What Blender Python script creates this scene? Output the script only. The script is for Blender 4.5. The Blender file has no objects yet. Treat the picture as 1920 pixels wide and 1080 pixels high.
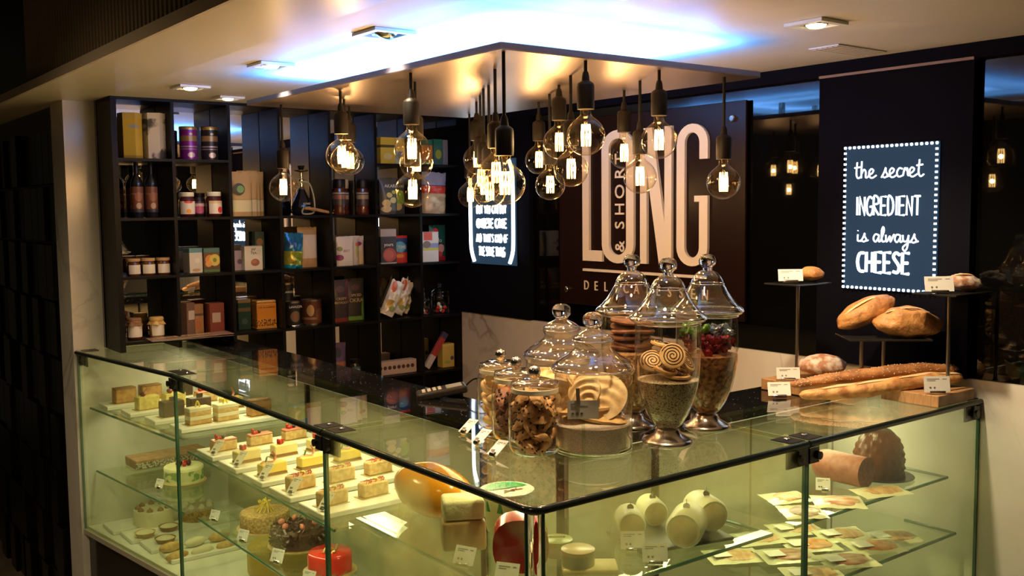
import bpy, bmesh, math, random
from mathutils import Vector, Matrix, Euler
S = bpy.context.scene
COL = S.collection
rnd = random.Random(7)
PI = math.pi
# ------------------------------------------------------------------ camera, world, exposure
cam_d = bpy.data.cameras.new('camera'); cam = bpy.data.objects.new('camera', cam_d); COL.objects.link(cam)
_p, _y, _r = .08063, .91858, -.01039
Fv = Vector((math.cos(_y)*math.cos(_p), math.sin(_y)*math.cos(_p), -math.sin(_p)))
Rv = Vector((math.sin(_y), -math.cos(_y), 0)); Uv = Rv.cross(Fv)
R2 = Rv*math.cos(_r)+Uv*math.sin(_r); U2 = Uv*math.cos(_r)-Rv*math.sin(_r)
cam.matrix_world = Matrix(((R2.x, U2.x, -Fv.x, -1.13516), (R2.y, U2.y, -Fv.y, -1.42677), (R2.z, U2.z, -Fv.z, 1.86), (0, 0, 0, 1)))
cam_d.sensor_width = 36; cam_d.lens = 1862.2/1920*36; cam_d.clip_start = .02
S.camera = cam
S.view_settings.view_transform = 'Standard'; S.view_settings.look = 'None'
S.view_settings.exposure = 0.0; S.view_settings.gamma = 1; S.view_settings.use_curve_mapping = False
world = bpy.data.worlds.new('world'); S.world = world; world.use_nodes = True
world.node_tree.nodes['Background'].inputs[0].default_value = (1.0, .76, .42, 1)
world.node_tree.nodes['Background'].inputs[1].default_value = .014
S.cycles.transparent_max_bounces = 24; S.cycles.max_bounces = 10; S.cycles.caustics_refractive = False
S.cycles.sample_clamp_indirect = 4.0

ZT = 1.3; W = 1.65; L = 2.83; LF = 2.616; ZC = 2.31; ZB = .56

def light(kind, name, loc, power, color, size=.1, size_y=None, rot=None, spot=None, blend=.5):
    d = bpy.data.lights.new(name, kind); d.energy = power; d.color = color
    if kind == 'AREA':
        d.shape = 'RECTANGLE'; d.size = size; d.size_y = size_y or size
    else:
        d.shadow_soft_size = size
    if kind == 'SPOT':
        d.spot_size = spot; d.spot_blend = blend
    o = bpy.data.objects.new(name, d); COL.objects.link(o); o.location = loc
    if rot: o.rotation_euler = rot
    return o
WARM = (1.0, .61, .28)
BULBS = [(0.293,1.702,1.935),(0.282,1.262,2.021),(0.393,1.449,2.018),(0.509,1.630,2.024),(0.244,0.802,2.014),(0.299,0.891,1.910),(0.350,0.952,1.988),(1.025,1.654,1.909),
 (0.799,1.290,2.020),(0.701,1.132,1.953),(0.604,0.980,1.924),(0.565,0.900,1.906),(0.386,0.627,1.948),(0.235,0.390,1.914),(0.976,1.181,2.018),(0.858,0.981,1.929),(0.736,0.791,2.046),
 (0.628,0.614,1.961),(0.482,0.390,2.031),(0.988,0.784,2.021),(0.866,0.593,1.943),(0.754,0.410,2.030),(1.006,0.409,1.923)]
for b in BULBS:
    light('POINT', 'filament_lamp', b, 2.3, WARM, .008)
# cold LED strips lying on top of the canopy, shining at the ceiling
CX0, CX1, CY0, CY1, CZT, CZB = .21, 1.106, .366, 1.79, 2.228, 2.211
LED = (.10, .33, 1.0)
UP = (PI, 0, 0)
LEDP = 9.5
for ins, pw in ((.09, .8), (.26, 1.0)):
    for x in (CX0+ins, CX1-ins): light('AREA', 'cove_led', (x, (CY0+CY1)/2, CZT+.012), LEDP*pw*1.3, LED, .05, CY1-CY0-2*ins, UP)
    for y in (CY0+ins, CY1-ins): light('AREA', 'cove_led', ((CX0+CX1)/2, y, CZT+.012), LEDP*pw*.8, LED, CX1-CX0-2*ins, .05, UP)
# lamps inside the glass cases
CASEC = (1.0, .87, .52)
light('AREA', 'case_lamp', (.36, 1.42, 1.262), 3.93, CASEC, .10, 1.05, (0, math.radians(20), 0))
light('AREA', 'case_lamp', (.34, 2.42, 1.262), 2.53, CASEC, .10, .75, (0, math.radians(20), 0))
light('AREA', 'case_lamp', (.36, .62, 1.262), 2.02, CASEC, .10, .4, (0, math.radians(20), 0))
light('AREA', 'case_lamp', (.62, .36, 1.262), 1.80, CASEC, .4, .10, (math.radians(-20), 0, 0))
light('AREA', 'case_lamp', (1.24, .36, 1.262), 3.09, CASEC, .7, .10, (math.radians(-20), 0, 0))
# slim lamps added under the upper glass shelves' front edge to brighten lower cakes
light('AREA', 'added_shelf_lamp', (.055, 1.42, 1.004), 1.5, CASEC, .03, 1.0, (0, math.radians(-25), 0))
light('AREA', 'added_shelf_lamp', (.02, 2.40, 1.04), 1.0, CASEC, .03, .7, (0, math.radians(-25), math.radians(6)))
# ceiling downlights
DOWN = [(.157,2.172,26),(.399,2.429,7),(.168,1.494,26),(.175,.815,30),(.99,.103,70),(.33,.10,50)]
for x, y, p in DOWN:
    light('SPOT', 'downlight_lamp', (x, y, ZC-.02), p, (1.0, .76, .46), .03, None, (0, -.42 if x == .99 else 0, 0), math.radians(84), .7)

# unseen warm fill spots added over the hall, lighting the ceiling by floor bounce
for x, y in ((-2.2, -.6), (-1.6, 1.6)):
    light('SPOT', 'added_hall_fill', (x, y, 3.3), 170, (1.0, .74, .42), .15, None, (0, 0, 0), math.radians(120), .8)
# ------------------------------------------------------------------ mesh helpers
class MB:
    def __init__(s): s.v = []; s.f = []
    def add(s, vf, m=None):
        n = len(s.v); vs, fs = vf
        s.v += [(m @ Vector(v)) if m else Vector(v) for v in vs]
        s.f += [tuple(i+n for i in f) for f in fs]; return s
def T(x=0, y=0, z=0, rx=0, ry=0, rz=0, s=(1, 1, 1)):
    return Matrix.Translation((x, y, z)) @ Euler((rx, ry, rz)).to_matrix().to_4x4() @ Matrix.Diagonal((s[0], s[1], s[2], 1))
def box(x0, y0, z0, x1, y1, z1):
    return ([(x0,y0,z0),(x1,y0,z0),(x1,y1,z0),(x0,y1,z0),(x0,y0,z1),(x1,y0,z1),(x1,y1,z1),(x0,y1,z1)],
            [(0,3,2,1),(4,5,6,7),(0,1,5,4),(1,2,6,5),(2,3,7,6),(3,0,4,7)])
def rbox(x0, y0, z0, x1, y1, z1, b=.004, seg=2):
    bm = bmesh.new(); vs, fs = box(x0, y0, z0, x1, y1, z1)
    vv = [bm.verts.new(v) for v in vs]
    for f in fs: bm.faces.new([vv[i] for i in f])
    bmesh.ops.bevel(bm, geom=bm.edges[:], offset=b, segments=seg, affect='EDGES', profile=.5)
    bm.verts.index_update()
    r = ([v.co[:] for v in bm.verts], [tuple(v.index for v in f.verts) for f in bm.faces]); bm.free(); return r
def lathe(pr, n=24, cap=True):
    v = []; f = []
    for r, z in pr:
        for k in range(n):
            a = 2*PI*k/n; v.append((r*math.cos(a), r*math.sin(a), z))
    for i in range(len(pr)-1):
        for k in range(n):
            k2 = (k+1) % n; f.append((i*n+k, i*n+k2, (i+1)*n+k2, (i+1)*n+k))
    if cap:
        if pr[0][0] > 1e-5: f.append(tuple(range(n))[::-1])
        if pr[-1][0] > 1e-5: f.append(tuple((len(pr)-1)*n+k for k in range(n)))
    return v, f
def prism(poly, z0, z1):
    n = len(poly); v = [(x, y, z0) for x, y in poly]+[(x, y, z1) for x, y in poly]
    return v, [tuple(range(n))[::-1], tuple(range(n, 2*n))]+[(i, (i+1) % n, n+(i+1) % n, n+i) for i in range(n)]
def tube(path, r, n=8, closed=False, flat=1.0):
    P = [Vector(p) for p in path]; v = []; f = []; m = len(P); up = None
    for i, p in enumerate(P):
        if closed: t = P[(i+1) % m]-P[i-1]
        else: t = P[min(i+1, m-1)]-P[max(i-1, 0)]
        t = t.normalized() if t.length > 1e-9 else Vector((0, 0, 1))
        if up is None:
            up = Vector((0, 0, 1)) if abs(t.z) < .9 else Vector((1, 0, 0))
        a = t.cross(up)
        if a.length < 1e-4: a = t.orthogonal()
        a.normalize(); b = a.cross(t).normalized(); up = b
        rr = r[i] if isinstance(r, (list, tuple)) else r
        for k in range(n):
            q = 2*PI*k/n; v.append(p+a*rr*math.cos(q)+b*rr*flat*math.sin(q))
    for i in range(m if closed else m-1):
        j = (i+1) % m
        for k in range(n):
            k2 = (k+1) % n; f.append((i*n+k, i*n+k2, j*n+k2, j*n+k))
    if not closed: f += [tuple(range(n))[::-1], tuple((m-1)*n+k for k in range(n))]
    return [tuple(q) for q in v], f
def blob(rx, ry, rz, amp=0.0, fr=3.0, seed=0, nu=20, nv=12, fn=None):
    from mathutils import noise
    v = []; f = []
    for j in range(1, nv):
        ph = PI*j/nv
        for i in range(nu):
            th = 2*PI*i/nu; d = Vector((math.sin(ph)*math.cos(th), math.sin(ph)*math.sin(th), math.cos(ph)))
            s = 1+amp*noise.noise(d*fr+Vector((seed*7.3, seed*3.1, 0)))
            if fn: s *= fn(d)
            v.append((d.x*rx*s, d.y*ry*s, d.z*rz*s))
    n = len(v)
    for sg_ in (1, -1):
        d = Vector((0, 0, sg_)); s = 1+amp*noise.noise(d*fr+Vector((seed*7.3, seed*3.1, 0)))
        if fn: s *= fn(d)
        v.append((0, 0, sg_*rz*s))
    for j in range(nv-2):
        for i in range(nu):
            i2 = (i+1) % nu; f.append((j*nu+i, (j+1)*nu+i, (j+1)*nu+i2, j*nu+i2))
    for i in range(nu):
        i2 = (i+1) % nu; f.append((n, i, i2)); f.append((n+1, (nv-2)*nu+i2, (nv-2)*nu+i))
    return v, f
def pillow(w, h, t, nx=10, nz=14, seed=0, crinkle=.1, pinch=.12):
    """standing pouch: faces -Y, base at z=0, sealed flat at the top"""
    r = random.Random(seed); v = []; f = []
    def half(sgn):
        o = len(v)
        for j in range(nz+1):
            b = j/nz
            for i in range(nx+1):
                a = i/nx*2-1
                edge = max(0, 1-abs(a)**3.0)**.6; vert = min(1, (1-b)*2.2)**.8*(.55+.45*min(1, b*5+.4))
                th = t/2*edge*vert*(1+crinkle*r.uniform(-1, 1))
                if i in (0, nx): th = 0
                ww = w/2*(1-pinch*.4*math.sin(b*PI)*edge)
                v.append((a*ww, sgn*(th+.0006), b*h+(crinkle*.012*r.uniform(-1, 1) if j == nz else 0)))
        for j in range(nz):
            for i in range(nx):
                q = (o+j*(nx+1)+i, o+j*(nx+1)+i+1, o+(j+1)*(nx+1)+i+1, o+(j+1)*(nx+1)+i)
                f.append(q if sgn < 0 else q[::-1])
        return o
    a = half(-1); b = half(1)
    for i in range(nx):
        f.append((a+i+1, a+i, b+i, b+i+1)); q = nz*(nx+1); f.append((a+q+i, a+q+i+1, b+q+i+1, b+q+i))
    for j in range(nz):
        p = j*(nx+1); f.append((a+p, a+p+nx+1, b+p+nx+1, b+p)); f.append((a+p+nx+nx+1, a+p+nx, b+p+nx, b+p+nx+nx+1))
    return v, f
def smooth_path(pts, n=6):
    P = [Vector(p) for p in pts]; out = []
    for i in range(len(P)-1):
        p0, p1, p2, p3 = P[max(i-1, 0)], P[i], P[i+1], P[min(i+2, len(P)-1)]
        for k in range(n):
            t = k/n
            out.append(.5*((2*p1)+(p2-p0)*t+(2*p0-5*p1+4*p2-p3)*t*t+(3*p1-p0-3*p2+p3)*t**3))
    out.append(P[-1]); return out
def obj(name, mb, mat, parent=None, loc=(0, 0, 0), rot=(0, 0, 0), smooth=None, label=None):
    if isinstance(mb, tuple): mb = MB().add(mb)
    me = bpy.data.meshes.new(name); me.from_pydata([tuple(v) for v in mb.v], [], mb.f); me.materials.append(mat)
    if smooth is not None:
        me.shade_smooth()
        if smooth > 0: 
            try: me.set_sharp_from_angle(angle=math.radians(smooth))
            except Exception: pass
    me.update()
    o = bpy.data.objects.new(name, me); COL.objects.link(o); o.location = loc; o.rotation_euler = rot
    if parent: o.parent = parent
    if label: o['label'] = label
    return o
def thing(name, label, cat, loc=(0, 0, 0), rz=0, group=None, rot=None):
    o = bpy.data.objects.new(name, None); COL.objects.link(o); o.empty_display_size = .05
    o.location = loc; o.rotation_euler = rot or (0, 0, rz); o['label'] = label; o['category'] = cat
    if group: o['group'] = group
    return o
def tag(o, label, cat, group=None, kind=None):
    o['label'] = label; o['category'] = cat
    if group: o['group'] = group
    if kind: o['kind'] = kind
    return o
def struct(name, mb, mat, parent=None, smooth=None, loc=(0, 0, 0)):
    o = obj(name, mb, mat, parent, loc, smooth=smooth)
    if not parent: o['kind'] = 'structure'
    return o
KIDS = {}
def dup(root, loc, rz=0, label=None, group=None, rot=None, scale=None):
    r = root.copy(); COL.objects.link(r); r.location = loc; r.rotation_euler = rot or (0, 0, rz)
    if label: r['label'] = label
    if group: r['group'] = group
    if scale: r.scale = scale
    def kids(a, b):
        for ch in list(a.children):
            c = ch.copy(); COL.objects.link(c); c.parent = b; kids(ch, c)
    kids(root, r)
    return r
def text(name, body, size, mat, parent, loc, rot, ext=.0004, align='CENTER', sx=1.0):
    c = bpy.data.curves.new(name, 'FONT'); c.body = body; c.size = size; c.extrude = ext; c.align_x = align; c.align_y = 'CENTER'
    c.materials.append(mat); c.resolution_u = 3
    tmp = bpy.data.objects.new(name, c); me = bpy.data.meshes.new_from_object(tmp); bpy.data.objects.remove(tmp)
    o = bpy.data.objects.new(name, me); COL.objects.link(o); o.parent = parent; o.location = loc; o.rotation_euler = rot
    o.scale = (sx, 1, 1)
    return o
FRONT = (PI/2, 0, 0)          # lettering that faces -Y (towards the counter)

# ------------------------------------------------------------------ materials
def M(name, col, rough=.5, metal=0, spec=.5, noise=None, bump=None, emit=None, trans=0, coat=0, aniso=0, nscale=None, sss=0):
    m = bpy.data.materials.new(name); m.use_nodes = True; nt = m.node_tree; b = nt.nodes['Principled BSDF']
    b.inputs['Base Color'].default_value = (*col, 1); b.inputs['Roughness'].default_value = rough
    b.inputs['Metallic'].default_value = metal; b.inputs['Specular IOR Level'].default_value = spec
    if trans: b.inputs['Transmission Weight'].default_value = trans
    if coat: b.inputs['Coat Weight'].default_value = coat
    if emit: b.inputs['Emission Color'].default_value = (*emit[0], 1); b.inputs['Emission Strength'].default_value = emit[1]
    if sss:
        b.inputs['Subsurface Weight'].default_value = sss; b.inputs['Subsurface Scale'].default_value = .01
    tc = None
    def coords(sc, vec=(1, 1, 1)):
        t = nt.nodes.new('ShaderNodeTexCoord'); mp = nt.nodes.new('ShaderNodeMapping'); mp.inputs['Scale'].default_value = vec
        nt.links.new(t.outputs['Object'], mp.inputs['Vector']); return mp
    if noise:     # (scale, colour2, contrast_lo, contrast_hi)
        mp = coords(1, nscale or (1, 1, 1)); n = nt.nodes.new('ShaderNodeTexNoise'); n.inputs['Scale'].default_value = noise[0]; n.inputs['Detail'].default_value = 5
        nt.links.new(mp.outputs[0], n.inputs['Vector'])
        r = nt.nodes.new('ShaderNodeValToRGB'); r.color_ramp.elements[0].color = (*col, 1); r.color_ramp.elements[1].color = (*noise[1], 1)
        r.color_ramp.elements[0].position = noise[2]; r.color_ramp.elements[1].position = noise[3]
        nt.links.new(n.outputs['Fac'], r.inputs[0]); nt.links.new(r.outputs[0], b.inputs['Base Color'])
    if bump:      # (scale, strength, distance)
        mp = coords(1, nscale or (1, 1, 1)); n = nt.nodes.new('ShaderNodeTexNoise'); n.inputs['Scale'].default_value = bump[0]; n.inputs['Detail'].default_value = 4
        nt.links.new(mp.outputs[0], n.inputs['Vector']); bp = nt.nodes.new('ShaderNodeBump'); bp.inputs['Strength'].default_value = bump[1]
        bp.inputs['Distance'].default_value = bump[2]; nt.links.new(n.outputs['Fac'], bp.inputs['Height']); nt.links.new(bp.outputs[0], b.inputs['Normal'])
    return m
def glass(name, tint, lo=.04, hi=.8, rough=.01, power=3.5, gcol=(1, 1, 1), fog=None):
    m = bpy.data.materials.new(name); m.use_nodes = True; nt = m.node_tree; nt.nodes.remove(nt.nodes['Principled BSDF'])
    out = nt.nodes['Material Output']; tr = nt.nodes.new('ShaderNodeBsdfTransparent'); tr.inputs[0].default_value = (*tint, 1)
    gl = nt.nodes.new('ShaderNodeBsdfGlossy'); gl.inputs[0].default_value = (*gcol, 1); gl.inputs['Roughness'].default_value = rough
    lw = nt.nodes.new('ShaderNodeLayerWeight'); lw.inputs[0].default_value = .5
    pw = nt.nodes.new('ShaderNodeMath'); pw.operation = 'POWER'; pw.inputs[1].default_value = power; nt.links.new(lw.outputs['Facing'], pw.inputs[0])
    ma = nt.nodes.new('ShaderNodeMath'); ma.operation = 'MULTIPLY_ADD'; ma.inputs[1].default_value = hi; ma.inputs[2].default_value = lo
    nt.links.new(pw.outputs[0], ma.inputs[0]); mx = nt.nodes.new('ShaderNodeMixShader')
    base = tr
    if fog:      # (colour, scale, lo, hi, max) : condensation on the pane
        tc = nt.nodes.new('ShaderNodeTexCoord'); n = nt.nodes.new('ShaderNodeTexNoise'); n.inputs['Scale'].default_value = fog[1]; n.inputs['Detail'].default_value = 3
        nt.links.new(tc.outputs['Object'], n.inputs['Vector'])
        mr = nt.nodes.new('ShaderNodeMapRange'); mr.inputs[1].default_value = fog[2]; mr.inputs[2].default_value = fog[3]; mr.inputs[3].default_value = 0; mr.inputs[4].default_value = fog[4]
        nt.links.new(n.outputs['Fac'], mr.inputs[0])
        df = nt.nodes.new('ShaderNodeBsdfTranslucent'); df.inputs[0].default_value = (*fog[0], 1)
        d2 = nt.nodes.new('ShaderNodeBsdfDiffuse'); d2.inputs[0].default_value = (*fog[0], 1)
        m3 = nt.nodes.new('ShaderNodeMixShader'); m3.inputs[0].default_value = .12; nt.links.new(df.outputs[0], m3.inputs[1]); nt.links.new(d2.outputs[0], m3.inputs[2])
        m2 = nt.nodes.new('ShaderNodeMixShader'); nt.links.new(mr.outputs[0], m2.inputs[0]); nt.links.new(tr.outputs[0], m2.inputs[1]); nt.links.new(m3.outputs[0], m2.inputs[2]); base = m2
    nt.links.new(ma.outputs[0], mx.inputs[0]); nt.links.new(base.outputs[0], mx.inputs[1]); nt.links.new(gl.outputs[0], mx.inputs[2])
    nt.links.new(mx.outputs[0], out.inputs[0]); return m
def emis(name, col, st):
    m = bpy.data.materials.new(name); m.use_nodes = True; nt = m.node_tree; nt.nodes.remove(nt.nodes['Principled BSDF'])
    e = nt.nodes.new('ShaderNodeEmission'); e.inputs[0].default_value = (*col, 1); e.inputs[1].default_value = st
    nt.links.new(e.outputs[0], nt.nodes['Material Output'].inputs[0]); return m
def printed(name, base, bands=(), spots=(), rough=.4, metal=0, noise=None):
    """flat print on a pack: bands [(z0,z1,colour)], spots [(x,z,rx,rz,colour)] in the pack's own 0..1 box, seen from its front"""
    m = M(name, base, rough, metal); nt = m.node_tree; b = nt.nodes['Principled BSDF']
    tc = nt.nodes.new('ShaderNodeTexCoord'); sp = nt.nodes.new('ShaderNodeSeparateXYZ'); nt.links.new(tc.outputs['Generated'], sp.inputs[0])
    def math_(op, a, bb, c=None):
        n = nt.nodes.new('ShaderNodeMath'); n.operation = op
        for i, q in enumerate((a, bb) if c is None else (a, bb, c)):
            if isinstance(q, (int, float)): n.inputs[i].default_value = q
            else: nt.links.new(q, n.inputs[i])
        return n.outputs[0]
    cur = None
    def over(fac, col):
        nonlocal cur
        mx = nt.nodes.new('ShaderNodeMix'); mx.data_type = 'RGBA'; nt.links.new(fac, mx.inputs[0])
        if cur is None: mx.inputs[6].default_value = (*base, 1)
        else: nt.links.new(cur, mx.inputs[6])
        mx.inputs[7].default_value = (*col, 1); cur = mx.outputs[2]
    for z0, z1, c in bands:
        f = math_('MULTIPLY', math_('GREATER_THAN', sp.outputs[2], z0), math_('LESS_THAN', sp.outputs[2], z1)); over(f, c)
    for sx, sz, rx, rz, c in spots:
        dx = math_('DIVIDE', math_('SUBTRACT', sp.outputs[0], sx), rx); dz = math_('DIVIDE', math_('SUBTRACT', sp.outputs[2], sz), rz)
        d = math_('ADD', math_('MULTIPLY', dx, dx), math_('MULTIPLY', dz, dz)); over(math_('LESS_THAN', d, 1.0), c)
    if cur is not None: nt.links.new(cur, b.inputs['Base Color'])
    return m
def marble(name):
    m = M(name, (.74, .72, .66), .18); nt = m.node_tree; b = nt.nodes['Principled BSDF']
    tc = nt.nodes.new('ShaderNodeTexCoord')
    def veins(sc, w, dist):
        n = nt.nodes.new('ShaderNodeTexNoise'); n.inputs['Scale'].default_value = sc; n.inputs['Detail'].default_value = 8; n.inputs['Distortion'].default_value = dist
        nt.links.new(tc.outputs['Object'], n.inputs['Vector'])
        a = nt.nodes.new('ShaderNodeMath'); a.operation = 'SUBTRACT'; a.inputs[1].default_value = .5; nt.links.new(n.outputs['Fac'], a.inputs[0])
        c = nt.nodes.new('ShaderNodeMath'); c.operation = 'ABSOLUTE'; nt.links.new(a.outputs[0], c.inputs[0])
        r = nt.nodes.new('ShaderNodeMapRange'); r.inputs[1].default_value = 0; r.inputs[2].default_value = w; r.inputs[3].default_value = 1; r.inputs[4].default_value = 0
        nt.links.new(c.outputs[0], r.inputs[0]); return r.outputs[0]
    v1 = veins(1.6, .018, .7); 
    n2 = nt.nodes.new('ShaderNodeTexNoise'); n2.inputs['Scale'].default_value = 2.2; n2.inputs['Detail'].default_value = 6; nt.links.new(tc.outputs['Object'], n2.inputs['Vector'])
    mr = nt.nodes.new('ShaderNodeMapRange'); mr.inputs[1].default_value = .5; mr.inputs[2].default_value = .72; nt.links.new(n2.outputs['Fac'], mr.inputs[0])
    mu = nt.nodes.new('ShaderNodeMath'); mu.operation = 'MULTIPLY'; nt.links.new(v1, mu.inputs[0]); nt.links.new(mr.outputs[0], mu.inputs[1])
    m1 = nt.nodes.new('ShaderNodeMix'); m1.data_type = 'RGBA'; m1.inputs[6].default_value = (.74, .72, .66, 1); m1.inputs[7].default_value = (.60, .58, .52, 1); nt.links.new(mr.outputs[0], m1.inputs[0])
    m2 = nt.nodes.new('ShaderNodeMix'); m2.data_type = 'RGBA'; m2.inputs[7].default_value = (.30, .27, .22, 1); nt.links.new(m1.outputs[2], m2.inputs[6]); nt.links.new(mu.outputs[0], m2.inputs[0])
    nt.links.new(m2.outputs[2], b.inputs['Base Color']); return m
def granite(name):
    m = M(name, (.006, .006, .007), .06); nt = m.node_tree; b = nt.nodes['Principled BSDF']
    tc = nt.nodes.new('ShaderNodeTexCoord'); v = nt.nodes.new('ShaderNodeTexVoronoi'); v.inputs['Scale'].default_value = 120; nt.links.new(tc.outputs['Object'], v.inputs['Vector'])
    lt = nt.nodes.new('ShaderNodeMath'); lt.operation = 'LESS_THAN'; lt.inputs[1].default_value = .16; nt.links.new(v.outputs['Distance'], lt.inputs[0])
    sp = nt.nodes.new('ShaderNodeSeparateXYZ'); nt.links.new(v.outputs['Color'], sp.inputs[0])
    gt = nt.nodes.new('ShaderNodeMath'); gt.operation = 'GREATER_THAN'; gt.inputs[1].default_value = .86; nt.links.new(sp.outputs[0], gt.inputs[0])
    mu = nt.nodes.new('ShaderNodeMath'); mu.operation = 'MULTIPLY'; nt.links.new(lt.outputs[0], mu.inputs[0]); nt.links.new(gt.outputs[0], mu.inputs[1])
    mx = nt.nodes.new('ShaderNodeMix'); mx.data_type = 'RGBA'; mx.inputs[6].default_value = (.006, .006, .007, 1); mx.inputs[7].default_value = (.85, .85, .9, 1); nt.links.new(mu.outputs[0], mx.inputs[0])
    nt.links.new(mx.outputs[2], b.inputs['Base Color']); return m
mBlack = M('black_lacquer', (.006, .0055, .006), .35, spec=.25)
mBlackS = M('black_shelf_board', (.006, .0055, .006), .38, spec=.10, bump=(60, .05, .002))
mMirror = M('shelf_mirror', (.72, .72, .72), .01, 1.0)
mBGlass = M('black_glass', (.002, .002, .002), .02, spec=.45)
mMarble = marble('veined_marble'); mGran = granite('sparkle_granite')
mSign = M('sign_plate_brown', (.013, .0045, .0035), .3, spec=.22)
mPanel = M('dark_wall_panel', (.0035, .0033, .0065), .8, spec=.04)
mCream = M('cream_letters', (.88, .80, .68), .4)
mCeil = M('ceiling_plaster', (.66, .60, .50), .45, spec=.3, bump=(9, .04, .01))
mCeilPaintedLight = M('ceiling_plaster_painted_light', (.66, .59, .40), .32, spec=.3, bump=(9, .04, .01))  # same plaster, with warm light from outside put into its colour
mFascia = M('fascia_paint', (.55, .45, .33), .5)
mFlute = M('fluted_bronze', (.30, .23, .14), .4, .1)
mTile = M('black_relief_tile', (.0035, .003, .0025), .3, spec=.3)
mFloor = M('dark_floor', (.16, .12, .08), .4, noise=(6, (.22, .17, .12), .45, .6))
mBase = M('counter_base', (.010, .009, .008), .15)
mStoneTrim = M('stone_trim', (.40, .38, .30), .3)
mCanopy = M('brushed_canopy', (.46, .37, .34), .31, 1.0, bump=(22, .35, .004), nscale=(1, 12, 1))
mCanEdgePaintedLight = M('canopy_edge_painted_light', (.24, .24, .34), .4, .3)  # blue glow of the LEDs put into the edge colour
mChrome = M('chrome', (.75, .73, .70), .12, 1.0)
mSteel = M('brushed_steel', (.45, .40, .34), .28, 1.0)
mBracket = M('black_bracket', (.015, .015, .015), .35)
mEdge = M('dark_glass_edge', (.012, .018, .014), .15)
mEdgeG = M('green_glass_edge', (.05, .14, .09), .1)
TINT = (.905, .955, .845)
gTop = glass('counter_glass', (.92, .955, .86), .03, .8, .012, 2.7)
FOGC = (.56, .55, .27)
gPane = glass('case_glass', TINT, .03, .7, .01, 4, fog=(FOGC, 3.0, .45, .8, .16))
gClear = glass('clear_case_glass', TINT, .03, .7, .01, 4, fog=(FOGC, 3.0, .6, .9, .06))
gFog = glass('fogged_case_glass', TINT, .03, .7, .03, 4, fog=(FOGC, 3.4, .42, .70, .52))
gShelf = glass('shelf_glass', (.93, .965, .90), .05, .7, .01, 4)
gJar = glass('jar_glass', (.98, .975, .96), .06, .95, .01, 2.6)
gLid = glass('lid_glass', (.97, .965, .95), .10, 1.0, .01, 2.0)
gBulb = glass('bulb_glass', (.97, .90, .76), .035, .85, .01, 3.5, gcol=(1, .92, .8))
mKnob = M('solid_glass', (1, .99, .97), .02, trans=1.0)
mFil = emis('glowing_filament', (1.0, .62, .22), 26)
mNeon = emis('white_neon', (.80, .90, 1.0), 4.0)
mLedLamp = emis('downlight_glow', (1.0, .80, .50), 9)
mSocket = M('bronze_socket', (.007, .005, .004), .5, .1, spec=.25)
mCable = M('black_cable', (.004, .004, .005), .6, spec=.2)
mCard = M('white_card', (.78, .76, .72), .5)
mInk = M('grey_ink', (.25, .24, .22), .6)
mWhite = M('white_enamel', (.80, .80, .74), .3)
mBackP = M('case_back_panel', (.44, .42, .28), .35)
mWood = M('oak_block', (.42, .24, .10), .45, noise=(30, (.30, .16, .07), .4, .65), nscale=(1, 8, 1))
mGold = M('gold_lid', (.70, .50, .22), .3, .8)
mWhiteInk = M('white_print', (.8, .8, .78), .5)
mGoldInk = M('gold_print', (.70, .52, .22), .4, .5)
mDarkInk = M('dark_print', (.03, .02, .02), .5)
# ------------------------------------------------------------------ room
struct('floor', box(-6, -6, -.1, 8, 8, 0), mFloor)
wr = struct('wall_right', box(W+.05, -4, 0, W+.25, L+.2, 3.6), mBlack)
struct('black_glass_lining', box(W, -4, 1.353, W+.05, LF+.3, ZC-.045), mBGlass, wr)
struct('marble_wainscot', box(W-.012, .487, 0, W+.05, LF+.3, 1.353), mMarble, wr)
struct('marble_wainscot', box(W-.012, -4, 0, W+.05, .480, 1.353), mMarble, wr)
struct('corner_panel', box(W-.02, 2.06, 1.353, W, LF+.3, ZC-.045), mPanel, wr)
struct('sign_wall_panel', box(W-.03, .03, 1.354, W, .54, 2.262), mPanel, wr)
struct('panel_top_strip', box(W-.034, .03, 2.262, W, .54, 2.270), M('strip_brown', (.20, .11, .05), .5), wr)
wb = struct('wall_back', box(-.125, L, 0, W+.3, L+.2, 2.5), mMarble)
wl = struct('wall_left', box(-.10, L+.2, 0, .5, 6.5, ZC+.05), mBlack)
# proud, uneven black relief tiles
tiles = [obj('tile', rbox(-.012-.016*k, -.058, -.117, .0, .058, .117, .002, 1), mTile) for k in range(3)]
first = [True]*3
for j in range(9):
    for i in range(20):
        k = rnd.choice((0, 1, 2)); y = L+.26+i*.122+(.06 if j % 2 else 0); z = .13+j*.246
        if y > 5.3: continue
        if first[k]: t = tiles[k]; first[k] = False
        else: t = tiles[k].copy(); COL.objects.link(t)
        t.parent = wl; t.location = (-.10, y, z)
# ceiling: main slab, outer strip with warm light in its colour, fascia, fluted bulkhead above it
ce = struct('ceiling', box(-.02, -3.2, ZC, W+.05, L, ZC+.026), mCeil)
struct('outer_strip_painted_light', box(-.29, -3.2, ZC-.004, -.02, 6.5, ZC+.026), mCeilPaintedLight, ce)
struct('ceiling_edge_fascia', box(-.30, -3.2, ZC-.004, -.29, 6.5, ZC+.028), mFascia, ce)
struct('trim_1', box(W-.03, -3.2, ZC-.045, W+.05, LF, ZC), mPanel)
fl = struct('bulkhead', box(-.262, -3.2, ZC+.028, -.15, 6.5, 3.35), mBlack)
m = MB()
y = -.2
while y < 2.72:
    m.add(lathe([(.011, ZC+.034), (.011, 3.3)], 8), T(-.268, y, 0)); y += .034
f = obj('flute', m, mFlute, fl, smooth=40); f['kind'] = 'stuff'
struct('bulkhead_rail', box(-.285, -3.2, ZC+.028, -.262, 6.5, ZC+.036), mFlute, fl)
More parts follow.
